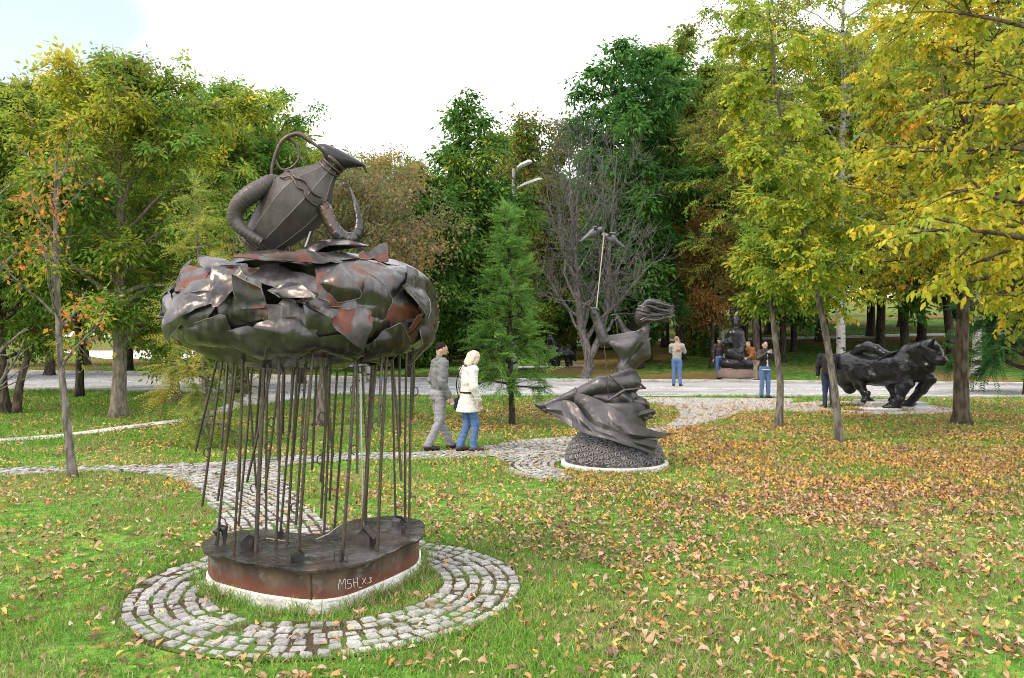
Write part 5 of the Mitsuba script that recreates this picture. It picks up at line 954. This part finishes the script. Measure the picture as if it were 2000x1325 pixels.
def person(label, pos, face, H, top, trousers, shoe, hair, hairkind, legs, arms, lean=(0, 0), tilt=0.0, turn=0.0, coat=.0, h=.014, group=None, open_front=False, beard=False, build=1.0, hood=False, hem=.86):
    """legs: per side (knee, ankle, toe direction) and arms: per side (elbow, wrist, palm direction), each (forward, right, up) in metres for a 1.75 m person."""
    k = thing('person', label, 'person', group); S = H / 1.75; f = nrm(np.array([*face, 0.])); r = np.array([f[1], -f[0], 0.]); o = np.array([*pos, 0.])
    W = lambda p: o + (f * p[0] + r * p[1] + np.array([0, 0, 1.]) * p[2]) * S
    ln = np.array([lean[0], lean[1], 0.])
    hipz = .93 - .10 * abs(lean[0]) ; hipc = np.array([-.12 * lean[0], 0, hipz]); 
    d = nrm(np.array([lean[0], lean[1], 1.0])); up = lambda q: hipc + d * (q - hipz)
    chest, sh0, nk = up(1.24), up(1.42), up(1.50)
    sh = [sh0 + np.array([0, s * .185 * build, 0]) for s in (-1, 1)]; hips = [hipc + np.array([0, s * .085, -.02]) for s in (-1, 1)]
    ct, st = math.cos(turn), math.sin(turn); hd = nrm(np.array([math.sin(tilt), 0, math.cos(tilt)]) + np.array([lean[0], lean[1], 0]) * .5); hc = nk + hd * .135
    hf = np.array([ct * math.cos(tilt), st, -math.sin(tilt)]); hf = nrm(hf - hd * (hf @ hd)); hr = np.cross(hf, hd)
    HW = lambda a, b_, c: W(hc + hf * a + hr * b_ + hd * c); s1 = S
    b = Body(.02 * S); b.ball(HW(0, 0, .02), np.array([.078, .094, .108]) * S, np.stack([r * 0 + W(hr) - W(np.zeros(3)), W(hf) - W(np.zeros(3)), W(hd) - W(np.zeros(3))], 1) / S)
    b.cone(HW(.018, 0, -.045), HW(.035, 0, -.085), .064 * S, .042 * S); b.cone(W(nk - [0, 0, .05]), HW(-.012, 0, -.06), .060 * S, .054 * S)
    b.cone(HW(.092, 0, .02), HW(.112, 0, -.018), .008 * S, .015 * S, k=.012); b.cone(HW(.084, -.04, .038), HW(.084, .04, .038), .013 * S, k=.015); b.cone(HW(.084, -.018, -.052), HW(.084, .018, -.052), .011 * S, k=.012)
    for s in (-1, 1): b.ball(HW(-.005, s * .082, .0), np.array([.022, .016, .034]) * S, k=.01)
    b.cone(W(hipc), W(chest), .10 * S, .11 * S); b.cone(W(chest), W(sh0), .11 * S, .09 * S)
    for i in (0, 1):
        b.chain([W(sh[i]), W(np.array(arms[i][0])), W(np.array(arms[i][1]))], [.05 * S, .042 * S, .028 * S]); b.chain([W(hips[i]), W(np.array(legs[i][0])), W(np.array(legs[i][1]))], [.075 * S, .05 * S, .035 * S])
    ms = [b.mesh(h * 1.15)]
    for i in (0, 1):
        el, wr = np.array(arms[i][0]), np.array(arms[i][1]); ad = nrm(wr - el) if arms[i][2] is None else nrm(np.array(arms[i][2])); side = -1 if i == 0 else 1
        w2 = nrm(np.cross(ad, [0, 1, 0]) if abs(ad[1]) < .8 else np.cross(ad, [1, 0, 0])); pn = np.cross(ad, w2) * side    # across the palm, out of the palm
        hb = Body(.012 * S); pc = wr + ad * .055; hb.cone(W(wr - ad * .03), W(wr + ad * .015), .027 * S, .026 * S); hb.cone(W(wr + ad * .03 - w2 * .018), W(wr + ad * .085 - w2 * .022), .017 * S, .014 * S); hb.cone(W(wr + ad * .03 + w2 * .018), W(wr + ad * .082 + w2 * .024), .017 * S, .014 * S); hb.cone(W(wr + ad * .03), W(wr + ad * .088), .017 * S, .015 * S)
        for j, (off, L) in enumerate(((-.029, .066), (-.010, .078), (.010, .073), (.028, .056))):
            k0 = wr + ad * .088 + w2 * off; c = -pn * .5
            hb.chain([W(k0), W(k0 + nrm(ad - pn * .25) * L * .5), W(k0 + nrm(ad - pn * .25) * L * .5 + nrm(ad * .6 - pn * .8) * L * .5)], [.0098 * S, .009 * S, .0075 * S], k=.003)
        t0 = wr + ad * .03 - w2 * .028; hb.chain([W(t0), W(t0 + nrm(ad - w2 * .8 - pn * .3) * .04), W(t0 + nrm(ad - w2 * .8 - pn * .3) * .04 + nrm(ad - pn * .4) * .032)], [.014 * S, .0115 * S, .009 * S], k=.006)
        ms.append(hb.mesh(.0075 if h < .014 else .0095))
    obj('body', cat(ms), 'skin_mat', k, smooth=True)
    for s in (-1, 1): obj('eye', trimesh.creation.icosphere(1, .011 * S).apply_translation(HW(.083, s * .034, .024)), 'dark_hair', k)
    # trousers
    t = Body(.035 * S); t.ball(W(hipc + [0, 0, .0]), np.array([.15, .15, .125]) * S * [build, build, 1])
    for i in (0, 1):
        kn, an = np.array(legs[i][0]), np.array(legs[i][1]); t.chain([W(hips[i]), W(kn), W(an + [0, 0, .01])], [.102 * S * build, .068 * S, .060 * S])
    wr_ = lambda p: .020 * (meshkit.fbm(p * [16, 16, 9], 3, 3) - .5) + .016 * (np.abs(meshkit.noise(p * [9, 9, 17] + p[:, [2]] * [4, 3, 0], 8) - .5) * 2 - .4)
    obj('trousers', t.mesh(h, wr_, (lambda p: p[:, 2] - W(hipc + [0, 0, .06 - coat])[2]) if coat > 0 else None), trousers, k, smooth=True)
    for i in (0, 1):
        an = np.array(legs[i][1]); td = nrm(np.array([*legs[i][2], 0.]) if len(legs[i][2]) == 2 else np.array(legs[i][2])); sb = Body(.02 * S)
        sb.cone(W(an + [0, 0, .0]), W(an - [0, 0, .035]), .048 * S, .046 * S); sb.cone(W(an - td * .045 - [0, 0, .04]), W(an + td * .10 - [0, 0, .045]), .038 * S, .040 * S); sb.cone(W(an + td * .10 - [0, 0, .047]), W(an + td * .175 - [0, 0, .052]), .042 * S, .028 * S)
        obj('shoe', sb.mesh(h * .8), shoe, k, smooth=True)
    # jacket, coat or sweater
    j = Body(.045 * S); j.cone(W(up(.98)), W(chest), .150 * S * build, .165 * S * build, flat=(W(np.array([1., 0, 0])) - W(np.zeros(3)), .78)); j.cone(W(chest), W(up(1.38)), .16 * S * build, .13 * S * build, flat=(W(np.array([1., 0, 0])) - W(np.zeros(3)), .78))
    j.cone(W(sh[0]), W(sh[1]), .082 * S, .082 * S); j.cone(W(up(1.44)), W(up(1.53)), .085 * S, .070 * S, k=.02)
    if coat > 0: j.cone(W(up(.98)), W(hipc + [0, 0, -coat]), .150 * S * build, .232 * S * build, flat=(W(np.array([1., 0, 0])) - W(np.zeros(3)), .92))
    for i in (0, 1): j.chain([W(sh[i]), W(np.array(arms[i][0])), W(np.array(arms[i][1]) - nrm(np.array(arms[i][1]) - np.array(arms[i][0])) * .02)], [.085 * S * build, .066 * S, .050 * S], k=.03 * S)
    zc = W(hipc + [0, 0, -coat if coat > 0 else hem - .93 - .0])[2]
    dn = W(d) - W(np.zeros(3)); cutp = W(hipc + d * (hem - .93)) if coat <= 0 else W(hipc + [0, 0, -coat])
    def cut(p): 
        q = -((p - cutp) @ nrm(dn if coat <= 0 else np.array([0, 0, 1.])))
        far = np.min([np.linalg.norm(p - W(np.array(arms[i][1])), axis=1) for i in (0, 1)], 0) < .17 * S
        return np.where(far, -1.0, q)
    obj('coat' if coat > 0 else 'jacket', j.mesh(h, lambda p: wr_(p) * 1.3, cut), top, k, smooth=True)
    # hair
    if hairkind:
        hb = Body(.02 * S); Rm = np.stack([W(hr) - W(np.zeros(3)), W(hf) - W(np.zeros(3)), W(hd) - W(np.zeros(3))], 1) / S
        hb.ball(HW(-.014, 0, .042), np.array([.080, .0955, .093]) * S, Rm)
        if hairkind == 'bob':
            hb.ball(HW(-.018, 0, .03), np.array([.108, .115, .120]) * S, Rm); hb.cone(HW(-.03, -.055, 0), HW(-.03, -.060, -.13), .062 * S, .052 * S); hb.cone(HW(-.03, .055, 0), HW(-.03, .060, -.13), .062 * S, .052 * S); hb.cone(HW(.035, .07, .0), HW(.05, .072, -.11), .044 * S, .034 * S); hb.cone(HW(.035, -.07, .0), HW(.05, -.072, -.11), .044 * S, .034 * S); hb.cone(HW(-.06, 0, 0), HW(-.07, 0, -.12), .07 * S, .05 * S)
            cutf = lambda p: np.minimum((p - HW(.083, 0, 0)) @ nrm(W(hf) - W(np.zeros(3))), 9)
        else:
            fv, uv_ = nrm(W(hf) - W(np.zeros(3))), nrm(W(hd) - W(np.zeros(3))); cutf = lambda p: np.maximum(((p - HW(.048, 0, .07)) @ nrm(fv * 1.0 - uv_ * .95)), (p - HW(0, 0, -.07)) @ -uv_)
        obj('hair', hb.mesh(h * .7, lambda p: .022 * (meshkit.noise(p * [60, 60, 22], 4) - .5), lambda p: cutf(p) + .03 * (meshkit.noise(p * 55, 6) - .5)), hair, k, smooth=True)
    if beard:
        bb = Body(.015 * S); bb.cone(HW(.05, -.035, -.075), HW(.05, .035, -.075), .034 * S); bb.ball(HW(.062, 0, -.088), .030 * S); obj('beard', bb.mesh(h * .6, None, lambda p: (p - HW(0, 0, -.06)) @ nrm(W(hd) - W(np.zeros(3)))), hair, k, smooth=True)
    return k, W, HW, up, S
# the walking couple
pos = lambda u, v: gp(u, v)[:2]
pm = pos(858, 880); kM, W, HW, up, S = person('man in a grey zip jacket and grey trousers walking beside the woman', pm, (.93, .36), 1.74, 'grey_jacket', 'grey_trousers', 'shoe_mat', 'dark_hair', 'short',
    [((.02, -.09, .50), (.22, -.08, .09), (1, .0)), ((-.02, .10, .50), (-.22, .09, .10), (1, .1))], [((-.06, -.25, 1.14), (.06, -.24, .90), (.35, .1, -1)), ((-.04, .27, 1.13), (.10, .25, .90), (.4, -.1, -1))], lean=(.03, 0), tilt=.16, turn=.25, h=.0125, beard=True, hem=.83)
obj('collar', tube(spline([W(up(1.50) + np.array([.075 * math.cos(a), .085 * math.sin(a), .012 * math.cos(a)])) for a in np.linspace(.4, 5.9, 14)], 24), .020, 6), 'grey_jacket', kM, smooth=True)
obj('hem_band', tube([W(up(.845) + np.array([.128 * math.cos(a), .158 * math.sin(a), 0])) for a in np.linspace(0, 6.2832, 30)], .020, 6), 'grey_jacket', kM, smooth=True)
for s_ in (.13,): obj('pocket', tube([W(up(1.06) + np.array([.10, s_, 0])), W(up(.93) + np.array([.12, s_ + .015, 0]))], .006, 5), 'dark_cloth', kM)
obj('zip', tube([W(up(z) + np.array([.135 if z < 1.35 else .09, .0, 0])) for z in (.86, 1.1, 1.3, 1.47)], .005, 4), 'dark_cloth', kM)
pw = pos(914, 883); kW, W, HW, up, S = person('blonde woman in a white belted coat and blue jeans walking with her head bowed', pw, (.86, .50), 1.62, 'white_coat', 'blue_jeans', 'boot_mat', 'blond_hair', 'bob',
    [((.03, -.08, .50), (-.12, -.075, .10), (1, 0)), ((.10, .085, .50), (.06, .08, .09), (1, .1))], [((.02, -.24, 1.12), (.14, -.20, .92), (.3, .1, -1)), ((-.02, .25, 1.14), (.10, .23, .90), (.25, -.05, -1))], lean=(.05, 0), tilt=.62, turn=.1, coat=.225, h=.0125, build=.93)
a = np.linspace(0, 2 * np.pi, 33); obj('belt', tube([W(up(1.035) + np.array([.128 * math.cos(x), .155 * math.sin(x), 0])) for x in a], .016, 6), 'dark_cloth', kW, smooth=True)
for s_ in (-1, 1): obj('pocket', box([-.05, -.006, -.012], [.05, .006, .012], .003).apply_transform(np.vstack([np.c_[np.stack([W([.9, s_ * .3, 0]) - W([0, 0, 0]), W([-.3 * s_, .9, 0]) - W([0, 0, 0]), [0, 0, 1]], 1), W(up(.93) + np.array([.05, s_ * .175, 0]))], [0, 0, 0, 1]])), 'white_coat', kW)
obj('button', tube([W(up(z) + np.array([.142, .02, 0])) for z in (.72, 1.0, 1.2, 1.38)], .006, 5), 'grey_trousers', kW)
obj('scarf', tube([W(up(1.50) + np.array([.085 * math.cos(x) + .01, .095 * math.sin(x), -.01 + .02 * math.sin(x)])) for x in a], .018, 6), 'dark_cloth', kW, smooth=True)
kb = thing('shoulder_bag', 'small blue bag hanging on a strap behind the woman in the white coat', 'bag')
bb = Body(.03); bb.cone(W([-.08, -.24, .86]), W([.06, -.26, .86]), .07 * S, .07 * S); bb.cone(W([-.08, -.24, .78]), W([.06, -.26, .78]), .075 * S, .075 * S); obj('pouch', bb.mesh(.012), 'navy_cloth', kb, smooth=True)
obj('strap', tube(spline([W([-.06, -.235, .92]), W([-.13, -.19, 1.15]), W([-.12, -.10, 1.40]), W([-.02, -.07, 1.545]), W([.09, -.12, 1.42]), W([.15, -.20, 1.1]), W([.06, -.25, .92])], 30), .009, 5), 'dark_cloth', kb, smooth=True)
# people by the road and the far statue
def phone(W, c, dirs, lab):
    k = thing('phone', lab, 'phone'); m = box([-.038, -.005, -.072], [.038, .005, .072], .003); x, z = nrm(dirs[0]), nrm(dirs[1]); y = np.cross(z, x)
    m.vertices = m.vertices @ np.stack([x, y, z], 0) + W(c); obj('case', m, 'shoe_mat', k); m2 = box([-.033, -.0056, -.06], [.033, -.0052, .06]); m2.vertices = m2.vertices @ np.stack([x, y, z], 0) + W(c); obj('screen', m2, 'lamp_mat', k)
st = [((.01, -.10, .50), (0, -.11, .09), (1, -.2)), ((.01, .10, .50), (0, .12, .09), (1, .2))]
p3 = pos(1322, 755); k3, W, HW, up, S = person('man in a light sweater with an orange patch seen from behind, holding a phone up', p3, (.30, .95), 1.85, 'sweater', 'blue_jeans', 'shoe_mat', 'fair_hair', 'short', st, [((.16, -.22, 1.22), (.26, -.06, 1.46), (.2, .5, 1)), ((.14, .25, 1.22), (.27, .10, 1.47), (.2, -.4, 1))], turn=.5, h=.024, hem=.92)
phone(W, np.array([.36, .02, 1.54]), ((1, .2, 0), (0, 0, 1)), 'dark phone held up by the man in the light sweater')
q = Body(.02); q.ball(W([-.13, .07, 1.30]), np.array([.09, .05, .045]) * S); obj('patch', q.mesh(.014), 'orange_patch', k3, smooth=True)
obj('stripe', cat([tube([W(up(1.24) + np.array([-.135 * math.cos(x), .172 * math.sin(x), 0])) for x in np.linspace(-1.3, 1.3, 14)], .014, 5)]), 'grey_jacket', k3, smooth=True)
p4 = pos(1405, 741.5); k4, W, HW, up, S = person('man in a dark leather jacket and cap standing beside the seated statue', p4, (.12, -.99), 1.79, 'leather', 'blue_jeans', 'shoe_mat', 'dark_hair', 'short', [((.03, -.08, .50), (.03, .01, .09), (1, .1)), ((.0, .08, .50), (-.02, .07, .09), (1, .3))], [((.0, -.25, 1.16), (.02, -.36, 1.20), (.0, -.8, .5)), ((.0, .27, 1.14), (.04, .27, .88), (.2, 0, -1))], h=.025)
cp = Body(.02); cp.ball(HW(-.005, 0, .075), np.array([.10, .10, .07]) * S); cp.cone(HW(.07, -.03, .06), HW(.13, 0, .05), .03, .02); obj('cap', cp.mesh(.018), 'dark_cloth', k4, smooth=True)
p5 = pos(1474, 744.5); k5, W, HW, up, S = person('man in a brown jacket bending forward towards the seated statue', p5, (-.95, -.31), 1.74, 'brown_cloth', 'beige_trousers', 'boot_mat', 'fair_hair', 'short', [((.04, -.09, .50), (-.02, -.09, .09), (1, 0)), ((-.12, .10, .50), (-.30, .10, .10), (1, 0))], [((.28, -.2, 1.06), (.46, -.14, .96), (1, .1, 0)), ((.12, .28, 1.22), (-.10, .22, 1.08), (-.8, -.2, -.3))], lean=(.62, 0), tilt=.15, h=.025, hem=.86)
p6 = pos(1494, 778); k6, W, HW, up, S = person('man in a dark open jacket and white shirt raising a phone', p6, (.16, -.99), 1.70, 'leather', 'blue_jeans', 'shoe_mat', 'dark_hair', 'short', st, [((.14, -.27, 1.24), (.27, -.09, 1.40), (.4, .6, .5)), ((.14, .28, 1.24), (.27, .06, 1.41), (.4, -.6, .5))], turn=.0, h=.021, hem=.90)
phone(W, np.array([.36, -.02, 1.46]), ((.98, .16, 0), (0, 0, 1)), 'dark phone held by the man in the open jacket')
obj('shirt', hull([W(up(z) + np.array([x, y, 0])) for z, w, x in ((.88, .05, .128), (1.2, .035, .140), (1.44, .05, .098), (1.48, .03, .08)) for y in (-w, w) for x in (x, x - .03)]), 'white_shirt', k6, smooth=30)
obj('shirt_hem', tube([W(np.array([.142 * math.cos(x), .158 * math.sin(x), .885])) for x in a], .014, 5), 'white_shirt', k6, smooth=True)
p7 = pos(1618, 797); k7, W, HW, up, S = person('person in a black jacket and navy trousers standing behind the bull', p7, (.55, .83), 1.63, 'dark_cloth', 'navy_cloth', 'shoe_mat', 'dark_hair', 'short', [((.01, -.09, .50), (0, -.09, .09), (1, 0)), ((.02, .09, .50), (.04, .09, .09), (1, .1))], [((-.03, -.27, 1.14), (-.02, -.28, .90), (.1, 0, -1)), ((.08, .27, 1.14), (.24, .18, 1.12), (1, 0, .2))], h=.024, build=1.12, tilt=.2)
kb = thing('backpack', 'black backpack with a pale strap worn by the person behind the bull', 'backpack'); bb = Body(.05); bb.cone(W([-.20, .02, 1.02]), W([-.20, .02, 1.34]), .13, .12); bb.cone(W([-.18, .14, 1.02]), W([-.18, .14, 1.32]), .12, .11); obj('sack', bb.mesh(.02), 'dark_cloth', kb, smooth=True)
obj('strap', tube([W([-.30, .0, 1.36]), W([-.33, .10, 1.24]), W([-.31, .24, 1.14])], .014, 5), 'rope_mat', kb, smooth=True)

# ---------------------------------------------------------------- grass and fallen leaves
gr = np.random.default_rng(77)
PLINTH = Polygon(DRUM_PLAN[:, :2]).buffer(-.02); FOOT = Point(*FIG).buffer(.80)
hard = unary_union([path_a, path_b, ring_b, road, rp.buffer(-.02), PLINTH, FOOT])
shapely.prepare(hard)
def wild(x, y): return meshkit.fbm(np.stack([x * .8, y * .8, x * 0], -1), 3, 9)
def field(y0, y1, dens, pad=.4):
    n_ = int((y1 ** 2 - y0 ** 2) / 2 * 2 * .62 * dens + (y1 - y0) * 2 * pad * dens)
    y = np.sqrt(gr.uniform(y0 ** 2, y1 ** 2, n_)); x = gr.uniform(-1, 1, n_) * (y * .62 + pad); return x, y
def blades(x, y, h, w, seg):
    n_ = len(x); a = gr.uniform(0, 2 * np.pi, n_); lean = gr.normal(0, .5, (n_, 2)); b = np.stack([x, y, terrain(x, y)], 1)
    s = np.stack([np.cos(a), np.sin(a), a * 0], 1) * (w / 2)[:, None]
    tip = b + np.c_[lean * h[:, None], h]; mid_ = b + np.c_[lean * h[:, None] * .35, h * .6]
    if seg == 1: V = np.stack([b - s, b + s, tip], 1); F_ = np.array([[0, 1, 2]])
    else: V = np.stack([b - s, b + s, mid_ + s * .75, mid_ - s * .75, tip], 1); F_ = np.array([[0, 1, 2], [0, 2, 3], [3, 2, 4]])
    k = V.shape[1]; g = meshkit.fbm(np.stack([x * 1.1, y * 1.1, x * 0], -1), 3, 31)
    t = np.clip((g - .42) * 3.2, 0, 1)[:, None]; r = gr.random((n_, 1))
    c = np.array([.115, .27, .040]) * (1 - r) + np.array([.235, .41, .072]) * r
    c = np.where(gr.random((n_, 1)) < .05 + .42 * t, np.array([.42, .36, .19]) * (.7 + .5 * r), c) * gr.uniform(.75, 1.2, (n_, 1))
    return V.reshape(-1, 3), (F_[None] + (np.arange(n_) * k)[:, None, None]).reshape(-1, 3), np.repeat(c, k, 0)
parts = []
for y0, y1, dens, h0, w0, seg in ((4.3, 7.5, 3800, .042, .0065, 2), (7.5, 11.5, 1500, .048, .010, 1), (11.5, 18, 620, .055, .017, 1), (18, 30, 200, .075, .034, 1)):
    x, y = field(y0, y1, dens); ok = ~shapely.contains_xy(hard, x, y); x, y = x[ok], y[ok]
    g = wild(x, y); keep = gr.random(len(x)) < np.clip(.35 + (g - .3) * 2.2, .3, 1); x, y, g = x[keep], y[keep], g[keep]
    parts.append(blades(x, y, h0 * gr.uniform(.45, 1.25, len(x)) * (.25 + g * 1.75), w0 * gr.uniform(.7, 1.3, len(x)), seg))
# longer blades round the drum's concrete foot, the figure's ring and the tree trunks, and in the joints of the setts
ex = []
for pg, n_, hh in ((PLINTH.buffer(.05), 2600, .13), (FOOT.buffer(.03), 900, .10)):
    b = np.array([pg.exterior.interpolate(s).coords[0] for s in gr.uniform(0, pg.exterior.length, n_)]) + gr.normal(0, .035, (n_, 2)); b = b[~shapely.contains_xy(pg.buffer(-.04), b[:, 0], b[:, 1])]
    cl = meshkit.noise(np.c_[b * 7, b[:, :1] * 0], 3); b = b[gr.random(len(b)) < np.clip((cl - .3) * 2.4, 0.05, 1)]
    ex.append(blades(b[:, 0], b[:, 1], hh * gr.uniform(.4, 1.15, len(b)), np.full(len(b), .007), 2))
b = np.stack([gr.uniform(-3, .2, 36000), gr.uniform(4.7, 7.8, 36000)], 1); inr = shapely.contains_xy(rp, b[:, 0], b[:, 1]); nz = meshkit.fbm(np.c_[b * 2.2, b[:, :1] * 0], 3, 12); b = b[inr & (gr.random(36000) < np.clip((nz - .44) * 4, 0.03, 1))]
ex.append(blades(b[:, 0], b[:, 1], .035 * gr.uniform(.4, 1.2, len(b)), np.full(len(b), .006), 1))
off = 0; V, F_, C = [], [], []
for v, f, c in parts + ex: V.append(v); F_.append(f + off); C.append(c); off += len(v)
k = obj('grass', mesh_of(np.vstack(V), np.vstack(F_)), 'grass_mat', color=np.vstack(C), kind='stuff', label='short green lawn grass with yellowed patches')
# fallen leaves
def leaf_pts(L, W, curl, twist, n_=4):
    t = np.linspace(0, 1, n_ + 1); hw = W / 2 * np.sin(np.pi * (.03 + .94 * t) ** .9) ** .95
    z = curl * L * ((t - .5) ** 2 * 4 - .6) * -.5 * np.sign(curl) * np.sign(curl)
    v = []
    for a, w, zz in zip(t, hw, z): v += [[(a - .5) * L, -w, zz + w * .55 + twist * (a - .5) * L], [(a - .5) * L, 0, zz], [(a - .5) * L, w, zz + w * .55 - twist * (a - .5) * L]]
    f = []
    for i in range(n_):
        for j in (0, 1): q = [i * 3 + j, i * 3 + j + 1, i * 3 + j + 4, i * 3 + j + 3]; f += [[q[0], q[1], q[2]], [q[0], q[2], q[3]]]
    v = np.array(v); v[:, 2] -= v[:, 2].min(); return v, np.array(f)
LPAL = np.array([(.38, .22, .14), (.27, .15, .095), (.42, .28, .20), (.19, .105, .06), (.44, .23, .075), (.50, .34, .085), (.35, .195, .115), (.13, .075, .05), (.47, .33, .22), (.42, .18, .06)])
def drop(y0, y1, dens):
    x, y = field(y0, y1, dens); g = meshkit.fbm(np.stack([x * .9, y * .9, x * 0], -1), 3, 41)
    right = np.clip((x + 3.0 - (12 - y) * .10) / 5.5, .14, 1) * np.clip(1.25 - np.maximum(y - 19, 0) / 5, 0, 1)
    p = np.clip((g - .28) * 2.0, .2, 1) * (.10 + .90 * right); p = np.where(shapely.contains_xy(hard, x, y), p * .12 + .012, p)
    p = np.where(shapely.contains_xy(PLINTH, x, y) | shapely.contains_xy(FOOT, x, y) | shapely.contains_xy(road, x, y), 0, p)
    k_ = gr.random(len(x)) < p; return x[k_], y[k_]
def scatter(x, y, size, n_):
    V, F_, C, off = [], [], [], 0; kinds = [leaf_pts(1, gr.uniform(.34, .55), gr.uniform(.1, .5), gr.normal(0, .2), n_) for _ in range(8)]
    w = gr.integers(0, 8, len(x))
    for k_ in range(8):
        i = np.where(w == k_)[0]; v, f = kinds[k_]; m_ = len(i); a = gr.uniform(0, 6.283, m_); s = size * gr.uniform(.6, 1.3, m_)
        q = v[None] * s[:, None, None]; tl = gr.normal(0, .22, (m_, 2)); flip = np.where(gr.random(m_) < .4, -1., 1.)[:, None]
        zz = q[:, :, 2] * flip + np.where(flip < 0, q[:, :, 2].max(1, keepdims=True), 0) + q[:, :, 0] * tl[:, :1] + q[:, :, 1] * tl[:, 1:]; zz -= zz.min(1, keepdims=True)
        X = q[:, :, 0] * np.cos(a)[:, None] - q[:, :, 1] * np.sin(a)[:, None] + x[i][:, None]; Y = q[:, :, 0] * np.sin(a)[:, None] + q[:, :, 1] * np.cos(a)[:, None] + y[i][:, None]
        V.append(np.stack([X, Y, zz + .004 + gr.uniform(0, .022, m_)[:, None]], -1).reshape(-1, 3)); F_.append((f[None] + (np.arange(m_) * len(v))[:, None, None] + off).reshape(-1, 3)); off += m_ * len(v)
        c = LPAL[gr.integers(0, 10, m_)] * gr.uniform(.75, 1.25, (m_, 1)) ; yl = (y[i] > 10) & (gr.random(m_) < .30); c[yl] = np.array([.54, .34, .075]) * gr.uniform(.7, 1.15, (yl.sum(), 1)); C.append(np.repeat(c, len(v), 0))
    return np.vstack(V), np.vstack(F_), np.vstack(C)
x, y = drop(4.4, 8.5, 620); o = np.argsort(y); x, y = x[o], y[o]
shapes = []
for q in range(14): v, f = leaf_pts(gr.uniform(.07, .095), gr.uniform(.028, .042), gr.uniform(.05, .6), gr.normal(0, .3), 6); shapes.append(mikit.ply(mesh_of(v, f), 'dead_leaf_mat_%d' % (q % 5), True))
for i in range(min(300, len(x))):
    q_ = int(gr.integers(0, 14)); col = ('tan', 'brown', 'pale buff', 'orange-brown', 'dark brown')[q_ % 5]; wh = 'on the grass left of the ring of setts' if x[i] < -2.7 else 'on or beside the ring of setts' if x[i] < .1 else 'on the nearest grass right of the ring' if x[i] < 1.6 else 'on the grass near the lower right corner'
    k = thing('fallen_leaf', f'{col} dry fallen leaf lying {wh}', 'leaf', f'{col} fallen leaves {wh}')
    al, be, th = gr.normal(0, .28), gr.normal(0, .28), gr.uniform(0, 6.283); Rx = np.array([[1, 0, 0], [0, math.cos(al), -math.sin(al)], [0, math.sin(al), math.cos(al)]]); Ry = np.array([[math.cos(be), 0, math.sin(be)], [0, 1, 0], [-math.sin(be), 0, math.cos(be)]])
    scene[k] = {**shapes[q_], 'to_world': mat(rotz(th) @ Rx @ Ry, (x[i], y[i], .010 + gr.uniform(0, .018)), gr.uniform(.55, 1.0))}
L = [scatter(x[300:], y[300:], .066, 4)]
for y0, y1, dens, s in ((8.5, 14, 640, .066), (14, 25, 340, .085)): L.append(scatter(*drop(y0, y1, dens), s, 2))
off = 0; V, F_, C = [], [], []
for v, f, c in L: V.append(v); F_.append(f + off); C.append(c); off += len(v)
obj('leaf_litter', mesh_of(np.vstack(V), np.vstack(F_)), 'litter_mat', color=np.vstack(C), kind='stuff', label='brown and yellow fallen leaves strewn over the lawn')
_tri = sum(len(meshkit.WRITTEN[d['filename']][1]) for d in scene.values() if d.get('type') == 'ply')
print('triangles', _tri)
